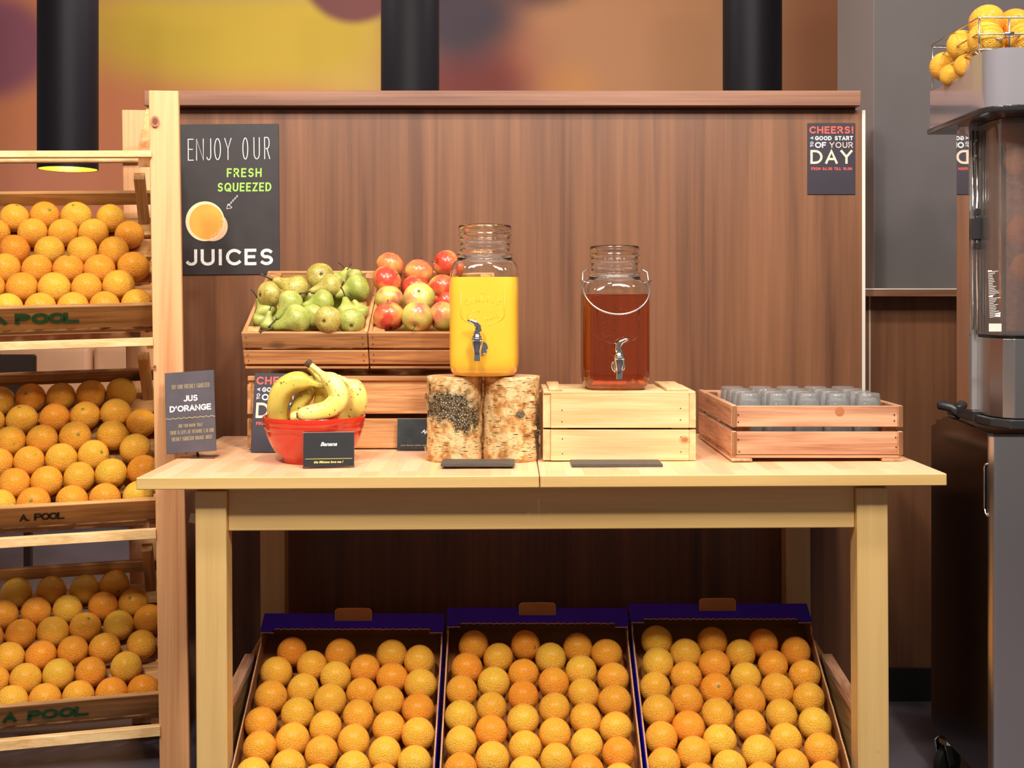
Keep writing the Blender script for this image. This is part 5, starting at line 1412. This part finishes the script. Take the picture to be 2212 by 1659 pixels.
# foot of the holder
ft = M.inverted()
MB().tube([M @ Vector((Wj * .55, .01, -.005)), M @ Vector((Wj * .55, .002, -.03)), Vector(((M @ Vector((Wj * .55, 0, -.04))).x + .0, (M @ Vector((Wj * .55, 0, -.04))).y, tz(-.8) + .003))], .003, 8).build('prop', M_['black_plastic'], e, world=True)
MB().box((Wj * .45 , 0, 0), (Wj * .95, .06, .003), T(bl.x, bl.y + .006, tz(-.8) + .0008)).build('foot_plate', M_['acrylic'], e, world=True)
# lettering in sign units: width 110, height 173 from the top left
ku = Wj / 108.0; kv = Hj / 173.0
def ps_(mb, s, x0, y0, x1, y1, wd, gap=.26): write(mb, s, x0 * ku, Hj - y1 * kv, (y1 - y0) * kv, (x1 - x0) * ku, wd * ku, T(0, 0, .0004), gap)
mb = MB(); ps_(mb, 'JUS', 40, 51, 71, 64, 2.6); ps_(mb, "D'ORANGE", 9, 72, 100, 85, 2.8, gap=.24); mb.build('bold_lettering', M_['white_ink'], e, norm=False)
mb = MB(); strokes(mb, [[((i * 1.2) * ku, Hj - (99 - 1.1 * math.sin(i * .62)) * kv) for i in range(91)]], .7 * ku, T(0, 0, .0004)); mb.build('wavy_line', M_['yellow_ink'], e, norm=False)
mb = MB(); ps_(mb, 'TRY OUR FRESHLY SQUEEZED', 14, 27, 98, 36, .65, gap=.4); mb.build('thin_lettering', M_['gold_ink'], e, norm=False)
mb = MB(); ps_(mb, 'DID YOU KNOW THAT', 28, 112, 80, 119, .6, gap=.42); ps_(mb, 'THERE IS LOTS OF VITAMINE C IN OUR', 8, 125, 104, 133, .6, gap=.42); ps_(mb, 'FRESHLY SQUEEZED ORANGE JUICE!', 12, 139, 100, 147, .6, gap=.42)
mb.build('small_lettering', M_['gold_ink'], e, norm=False)

# card holders
def card(name, bl, br, hgt, lean, mat, label, words):
    xd = (br - bl).normalized(); back = Vector((-xd.y, xd.x, 0)).normalized()
    yd = (Vector((0, 0, 1)) * math.cos(lean) + back * math.sin(lean)); nd = xd.cross(yd).normalized()
    M = frame(bl, xd, yd, nd); W = (br - bl).length
    e = empty(name, M, label, 'sign', 'clear acrylic card stands')
    MB().box((0, .003, -.0012), (W, hgt, -.0004)).build('card', M_[mat], e)
    fr = MB().box((-.001, 0, 0), (W + .001, hgt + .001, .0012), bev=.0003); fr.build('clear_front', M_['acrylic'], e)
    MB().box((-.001, 0, -.0028), (W + .001, hgt + .001, -.0016), bev=.0003).build('clear_back', M_['acrylic'], e)
    MB().box((-.001, hgt + .0002, -.0015), (W + .001, hgt + .0012, .0), bev=.0002).build('top_edge', M_['white_edge'], e)
    b2 = M.inverted() @ (bl + back * .0); 
    MB().box((-.001, .001, -.0014), (W + .001, .045, .0), T(*bl) @ frame(Vector((0, 0, 0)), xd, back, EZ)).build('clear_foot', M_['acrylic'], e, world=True)
    for (mt, fn) in words:
        mb = MB(); fn(mb, W, hgt); mb.build('lettering', M_[mt], e, norm=False)
    return e
bl = P(655, 1003, 2.80); br = P(763, 999, 2.80); bl.z = tz(bl.x) + .002; br.z = bl.z; bl.y += .0; br.y = 2.815
def w1(mb, W, H): font_mesh(mb, 'Banana', .0125, T(W * .50, H * .62, .0014), .35, .022, W * .33)
def w2(mb, W, H):
    font_mesh(mb, 'the Minions love me !', .008, T(W * .50, H * .13, .0014), .35, .015, W * .58)
    z = [(W * (.04 + .92 * i / 80), H * (.245 + (.018 if i % 2 else 0))) for i in range(81)]; strokes(mb, [z], .0005, T(0, 0, .0014))
card('banana_card', bl, br, 76 / F * 2.8, R(12), 'card_black', 'black card reading banana in a clear stand before the red bowl', [('white_ink', w1), ('yellow_ink', w2)])
bl = P(858, 970, 3.12); br = P(955, 970, 3.12); bl.z = tz(bl.x) + .002; br.z = bl.z
def w3(mb, W, H): font_mesh(mb, 'Apples', .0125, T(W * .70, H * .55, .0014), .35, .022, W * .34)
def w4(mb, W, H): font_mesh(mb, 'you know what they just say', .006, T(W * .5, H * .14, .0014), .3, .0, W * .86)
card('apple_card', bl, br, 68 / F * 3.12, R(9), 'card_dark', 'dark picture card for apples in a clear stand left of the birch logs', [('white_ink', w3), ('gold_ink', w4)])

# ---------------------------------------------------------------- juicing machine on its cabinet
BEFORE = set(bpy.data.objects)
XC = 1.022; YF_, YB_ = 2.56, 2.915; XE = 1.62
e = empty('machine_cabinet', T(1.3, 2.75, 0), 'dark polished steel cabinet on castors under the orange juicing machine', 'cabinet')
M_['dark_steel'] = pbr('dark_polished_steel', (.20, .18, .17, 1), .16, 1)
M_['grey_steel'] = pbr('brushed_grey_steel', (.56, .53, .52, 1), .30, 1, bump=.1, bscale=500)
zc0, zc1 = .215, P(0, 938, YF_).z
out = [(XC, YB_), (XC, YF_ + .012), (XC + .004, YF_ + .003)]
MB().prism([(YB_, zc0 + .02), (YB_, zc1 - .02), (YB_ - .05, zc1 - .005), (YB_ - .09, zc1 + .012), (YB_ - .13, zc1 + .012), (YF_ + .012, zc1), (YF_ + .012, zc0), (YB_ - .02, zc0)], XC, XC + .012, Matrix(((0, 0, 1, 0), (1, 0, 0, 0), (0, 1, 0, 0), (0, 0, 0, 1)))).build('side_panel', M_['dark_steel'], e, world=True)
MB().box((XC + .012, YF_ + .02, zc0), (XE, YB_, zc1 - .004)).build('body', M_['dark_steel'], e, world=True)
# front door with rounded left edge
pr = [(XC + .0, YF_ + .011), (XC + .002, YF_ + .004), (XC + .008, YF_ - .003), (XC + .018, YF_ - .006), (XE, YF_ - .006), (XE, YF_ + .011)]
MB().prism(pr, zc0 + .01, zc1 - .006).build('door', M_['grey_steel'], e, world=True, ang=25)
MB().tube([(XC - .0012, YF_ + .010, P(0, 1003, YF_).z), (XC - .003, YF_ + .016, P(0, 1006, YF_).z), (XC - .003, YF_ + .022, P(0, 1012, YF_).z), (XC - .003, YF_ + .022, P(0, 1100, YF_).z), (XC - .003, YF_ + .014, P(0, 1112, YF_).z), (XC - .0012, YF_ + .008, P(0, 1116, YF_).z)], .0022, 8).build('finger_grip', M_['chrome'], e, world=True, smooth=True)
CAB = e
e = empty('juicing_machine', T(1.3, 2.7, zc1), 'automatic orange juicing machine with clear cover, at the right edge', 'juicer')
zr0 = zc1 + .013; zr1 = P(0, 905, 2.60).z
# black tray ring: back piece with knob, front piece
MB().prism([(XC + .018, 2.86), (XC + .018, 2.70), (XE, 2.70), (XE, 2.86)], zr0, zr1 + .008, bev=.002).build('tray_ring', M_['black_plastic'], e, world=True)
MB().prism([(XC + .022, 2.699), (XC + .024, 2.62), (XC + .05, 2.575), (XE, 2.575), (XE, 2.699)], zr0 - .004, zr1, bev=.003).build('tray_ring', M_['black_plastic'], e, world=True)
kz = P(0, 878, 2.84).z
MB().tube([(XC + .03, 2.80, kz - .02), (XC + .012, 2.81, kz + .0), (XC - .005, 2.83, kz + .004), (XC - .013, 2.835, kz + .003)], [.011, .011, .0115, .009], 12).build('tray_handle', M_['black_plastic'], e, world=True, smooth=True)
# mirror back housing
XU = 1.0405; YUf, YUb = 2.72, 2.80; zu1 = 1.655
MB().box((XU, YUf, zr1 + .0085), (XE, YUb, zu1), bev=.0006).build('back_housing', M_['mirror'], e, world=True)
MB().box((XU - .0015, YUf - .0015, zr1 + .009), (XU + .0015, YUf + .0015, zu1 - .002)).build('housing_edge', M_['wire'], e, world=True)
# plate behind the cover
M_['satin_steel'] = pbr('satin_steel', (.75, .70, .67, 1), .38, .85)
MB().box((XU + .004, YUf - .004, zr1 + .009), (XE, YUf - .0005, zu1 - .001)).build('back_plate', M_['satin_steel'], e, world=True)
# lower metal body with chamfered corner
XB = 1.056; zc_ = P(0, 729, 2.60).z
fp = [(XB, 2.7145), (XB, 2.645), (XB + .012, 2.604), (XB + .03, 2.585), (XE, 2.585), (XE, 2.7145)]
MB().prism(fp, zr1 + .002, zc_ - .003, bev=.001).build('lower_body', M_['grey_steel'], e, world=True)
MB().prism([(x + (.002 if x < XE else 0), y + .003) for x, y in fp], zc_ - .003, zc_ + .004).build('gasket', M_['black_rubber'], e, world=True)
# cover: thin clear shell
zk0, zk1 = zc_ + .0045, 1.638
path = [(XB, 2.7145), (XB, 2.66)] + [(XB + .045 - .045 * math.cos(R(t)), 2.63 - .05 * math.sin(R(t)) + .0) for t in (0, 15, 30, 45, 60, 75, 90)] + [(XE, 2.58)]
vs = []; fs = []
inner = [(x + .003 * (1 if x < XE - .01 else 0), y + .003) for x, y in path]
loop = path + list(reversed(inner))
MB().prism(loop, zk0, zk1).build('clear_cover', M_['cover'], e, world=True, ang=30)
mist = [(x + .004, y + .0045) for x, y in path[5:]]
MB().verts([(x, y, z) for (x, y) in mist for z in (zk0 + .01, zk1 - .05)], [(2 * i, 2 * i + 2, 2 * i + 3, 2 * i + 1) for i in range(len(mist) - 1)]).build('condensation', M_['mist'], e, world=True, smooth=True)
# hinge rods and lock on the left edge
MB().tube([(XB - .006, 2.70, zk0), (XB - .006, 2.70, zk1 - .012)], .0032, 10).build('hinge_rod', M_['chrome'], e, world=True, smooth=True)
MB().tube([(XB - .0135, 2.706, zk0 + .01), (XB - .0135, 2.706, zk1 - .01)], .0028, 10).build('hinge_rod', M_['chrome'], e, world=True, smooth=True)
MB().box((XU + .005, YUf - .012, P(0, 520, 2.71).z), (XB - .001, YUf - .004 + .0, P(0, 468, 2.71).z), bev=.002).build('latch_block', M_['black_plastic'], e, world=True)
MB().box((XB - .018, YUf - .028, P(0, 519, 2.70).z), (XB + .002, YUf - .012, P(0, 470, 2.70).z), bev=.003).build('latch_block', M_['black_plastic'], e, world=True)
for py in (458, 532): MB().box((XB - .011, 2.692, P(0, py + 7, 2.7).z), (XB - .002, 2.703, P(0, py - 7, 2.7).z), bev=.001).build('latch_clip', M_['black_plastic'], e, world=True)
for py in (303, 337): MB().tube([(XU + .008, 2.71, P(0, py, 2.71).z), (XB - .006, 2.698, P(0, py, 2.70).z)], .003, 8).build('hinge_bracket', M_['chrome'], e, world=True, smooth=True)
# printed instructions on the cover
mb = MB(); rd = random.Random(4)
def cov(px, py): return P(px, py, 2.60)
y = 588
lens = [23, 16, 10, 9, 11, 12, 14, 9, 10, 17, 13, 16, 22, 24, 13, 0, 27, 17, 14, 10, 20, 14, 16, 14, 22, 26, 23, 12]
Mcv = frame(P(2133, 588, 2.5775), EX, EZ, Vector((0, -1, 0)))
xq = path[9][0]
for i, l in enumerate(lens):
    yy = 588 + i * 3.6; x0 = 2135 + (i * .12)
    if l: strokes(mb, [[((x0 - 2133) / F * 2.58 , -(yy - 588) / F * 2.58), ((x0 + l * .9 - 2133) / F * 2.58, -(yy - l * .12 - 588) / F * 2.58)]], .0010, Mcv)
    if i in (0, 15): strokes(mb, [[((x0 - 2133 + 1) / F * 2.58, -(yy - 2 - 588) / F * 2.58), ((x0 + 6 - 2133) / F * 2.58, -(yy - 2 - 588) / F * 2.58)]], .0040, Mcv)
strokes(mb, [[((2154 - 2133) / F * 2.58, -(680 - 588) / F * 2.58), ((2157 - 2133) / F * 2.58, -(680 - 588) / F * 2.58)]], .0085, Mcv)
o = mb.build('printed_instructions', M_['white_ink'], e, world=True, norm=False); o['kind'] = 'stuff'
mb = MB().box((2136 / F * 0 + .003, -.127, 0), (.030, -.110, .0003), Mcv); mb.build('warning_label', M_['white_edge'], e, world=True)
# wire guide inside and oranges held by the machine
for k, px in enumerate((2162, 2182, 2200, 2215)):
    MB().tube([P(px, 262, 2.66), P(px + 4, 300, 2.655), P(px + 10 + k * 3, 345, 2.65)], .0013, 6).build('guide_wire', M_['wire'], e, world=True, smooth=True)
MB().tube([P(2160, 262, 2.66), P(2230, 262, 2.66)], .0018, 6).build('guide_wire', M_['wire'], e, world=True, smooth=True)
for (px, py, lab) in ((2192, 287, 'topmost'), (2206, 345, 'second'), (2214, 500, 'third'), (2222, 580, 'lowest')):
    orange(P(px, py, 2.652), .0375, '%s orange behind the misted clear cover of the juicing machine' % lab, 'oranges inside the machine')

# hopper lid
XH = 1.0; HF, HB = 2.50, 2.865
M_['grey_plastic'] = pbr('glossy_grey_plastic', srgb(176, 170, 176), .1, .55, coat=.6)
M_['rim_black'] = pbr('dark_flange', srgb(40, 38, 38), .18)
zb0, zb1 = P(0, 240, 2.50).z, P(0, 232, 2.50).z
def rr_(x0, y0, x1, y1, r, n=6):
    o = [(x1, y1), (x0, y1)]
    o += [(x0 + r - r * math.cos(R(90 * i / n)), y0 + r - r * math.sin(R(90 * i / n))) for i in range(n + 1)]
    return o + [(x1, y0)]
o_ = rr_(XH - .006, HF - .01, XE, HB, .06); o_.reverse()
MB().prism(o_, 1.640, 1.652, bev=.002).build('flange', M_['rim_black'], e, world=True, ang=30)
o_ = rr_(XH, HF, XE, HB - .005, .045); o_.reverse()
# shell walls of the tray: outer side, open top with lower back half
def wall(x, y): return 1.772 if y < 2.60 else (1.772 - (y - 2.60) / .07 * .03 if y < 2.67 else 1.742)
ol = list(reversed(o_)); ol = ol[:2] + [(XH, 2.70), (XH, 2.67), (XH, 2.60)] + ol[2:]
n0 = len(ol); vs = []
for (x, y) in ol: vs += [(x, y, 1.6525), (x, y, wall(x, y)), (x + .006, y + .006 * (1 if y < 2.8 else -1), wall(x, y)), (x + .006, y + .006 * (1 if y < 2.8 else -1), 1.66)]
fs = []
for i in range(n0 - 1):
    for j in range(3): fs.append((4 * i + j, 4 * i + j + 1, 4 * (i + 1) + j + 1, 4 * (i + 1) + j))
MB().verts(vs, fs).build('hopper_tray', M_['grey_plastic'], e, world=True, ang=30)
MB().box((XH + .008, HF + .05, 1.700), (XE, HB - .012, 1.704)).build('tray_floor', M_['grey_plastic'], e, world=True)
# wire basket
bk = empty('wire_basket', T(1.2, 2.7, 1.75), 'wire basket full of oranges on top of the juicing machine', 'basket')
BX0, BY0, BY1, BX1 = 1.0, 2.566, 2.852, 1.42
for z in (1.849, 1.814, 1.781):
    MB().tube([(BX1, BY1, z), (BX0 + .004, BY1, z), (BX0, BY1 - .004, z), (BX0, BY0 + .010, z), (BX0 + .003, BY0 + .003, z), (BX0 + .010, BY0, z), (BX1, BY0, z)], .0019, 8).build('rail', M_['wire'], bk, world=True, smooth=True)
for (x, y, z0_) in ((BX0 + .002, BY1 - .002, 1.7425), (BX0 + .004, BY0 + .004, 1.7735), (BX0 + .066, BY0, 1.7725), (BX0 + .16, BY0, 1.7725), (BX0 + .2, BY1, 1.7425), (BX1 - .01, BY0, 1.7725), (BX1 - .01, BY1, 1.7425)):
    MB().tube([(x, y, z0_), (x, y, 1.849)], .0022, 8).build('upright', M_['wire'], bk, world=True, smooth=True)
MB().tube([(BX0 + .055, BY0 - .001, 1.8145), (BX0 + .075, BY0 - .001, 1.8145)], .0042, 10).build('clasp', M_['wire'], bk, world=True, smooth=True)
MB().tube([(BX0, BY1, 1.846), (BX0 + .07, BY1 - .02, 1.838), (BX0 + .25, BY1 - .02, 1.838)], .0018, 6).build('cross_wire', M_['wire'], bk, world=True, smooth=True)
MB().tube([(BX0 - .02 + .025, BY0 + .03, 1.806), (BX0 + .05, BY0 + .006, 1.806), (BX0 + .085, BY0 + .012, 1.812), (BX0 + .12, BY0 + .02, 1.82)], .0018, 6).build('cross_wire', M_['wire'], bk, world=True, smooth=True)
for k in range(6):
    MB().tube([(BX0 + .0 + .004, BY0 + .03 + k * .048, 1.782), (BX0 + .06, BY0 + .03 + k * .048, 1.745), (BX1, BY0 + .03 + k * .048, 1.745)], .0015, 6).build('floor_wire', M_['wire'], bk, world=True, smooth=True)
hop = [(2131, 48, 2.665, .0385, 'topmost orange of the wire basket on the machine', (.2, .9)), (2192, 55, 2.675, .038, 'orange at the top of the wire basket beside the frame edge', (-.1, -.35)),
       (2129, 86, 2.612, .0390, 'orange in the front left corner of the wire basket', None), (2212, 88, 2.612, .0390, 'orange at the front of the wire basket, at the picture edge', None),
       (2079, 98, 2.715, .0345, 'orange at the left side of the wire basket, upper', (.2, -.7)), (2040, 144, 2.795, .034, 'orange in the back left corner of the wire basket', None),
       (2055, 162, 2.735, .0255, 'small orange low at the left side of the wire basket', None), (2088, 143, 2.66, .027, 'small orange low behind the front corner of the basket', (.1, -.8)),
       (2160, 118, 2.66, .034, 'orange deep in the basket behind the front pair', None), (2230, 60, 2.76, .036, 'orange at the back of the basket at the picture edge', None), (2150, 70, 2.76, .036, 'orange at the back middle of the wire basket', None)]
for (px, py, Y, r, lab, st) in hop: orange(P(px, py, Y), r, lab, 'oranges in the wire basket', stemdir(*st) if st else None, calyx=bool(st))

# the machine group was modelled at 1/1.092 of its size: bring it to full size at its place on the floor
KM = T(0, 0, -.115) @ Matrix.Scale(1.092, 4)
for o in [o for o in bpy.data.objects if o not in BEFORE and o.parent is None]:
    if o.type == 'MESH' and o.name.startswith('orange'): o.matrix_basis = KM @ o.matrix_basis; continue
    old = o.matrix_basis.copy(); new = T(*(KM @ old.translation))
    def fix(c, A):
        c.data.transform(A)
        for g in c.children: fix(g, A)
    for c in o.children: fix(c, new.inverted() @ KM @ old)
    o.matrix_basis = new
zcb = KM @ Vector((0, 0, zc0)); zcb = zcb.z
for (x, y) in ((1.135, 3.10), (1.15, 2.86), (1.70, 3.10), (1.70, 2.86)):
    r_w = .045
    mnt = MB().lathe([(.001, zcb - .012), (.028, zcb - .012), (.028, zcb - .0003), (.001, zcb - .0003)], T(x, y, 0), n=20).build('castor_mount', M_['chrome'], CAB, world=True)
    MB().lathe([(.001, -.011), (r_w * .5, -.011), (r_w, -.009), (r_w + .001, 0), (r_w, .009), (r_w * .5, .011), (.001, .011)], T(x, y + .02, r_w + .0015) @ RZ(R(35)) @ RX(R(90)), n=28).build('castor_wheel', M_['black_rubber'], mnt, world=True, ang=40)
    for s_ in (-1, 1):
        MB().box((-.011, -.0015, 0), (.011, .0015, .072), T(x, y + .02, r_w) @ RZ(R(35)) @ T(0, s_ * .0145, 0) @ RY(R(-18)), bev=.0007).build('castor_fork', M_['chrome'], mnt, world=True)
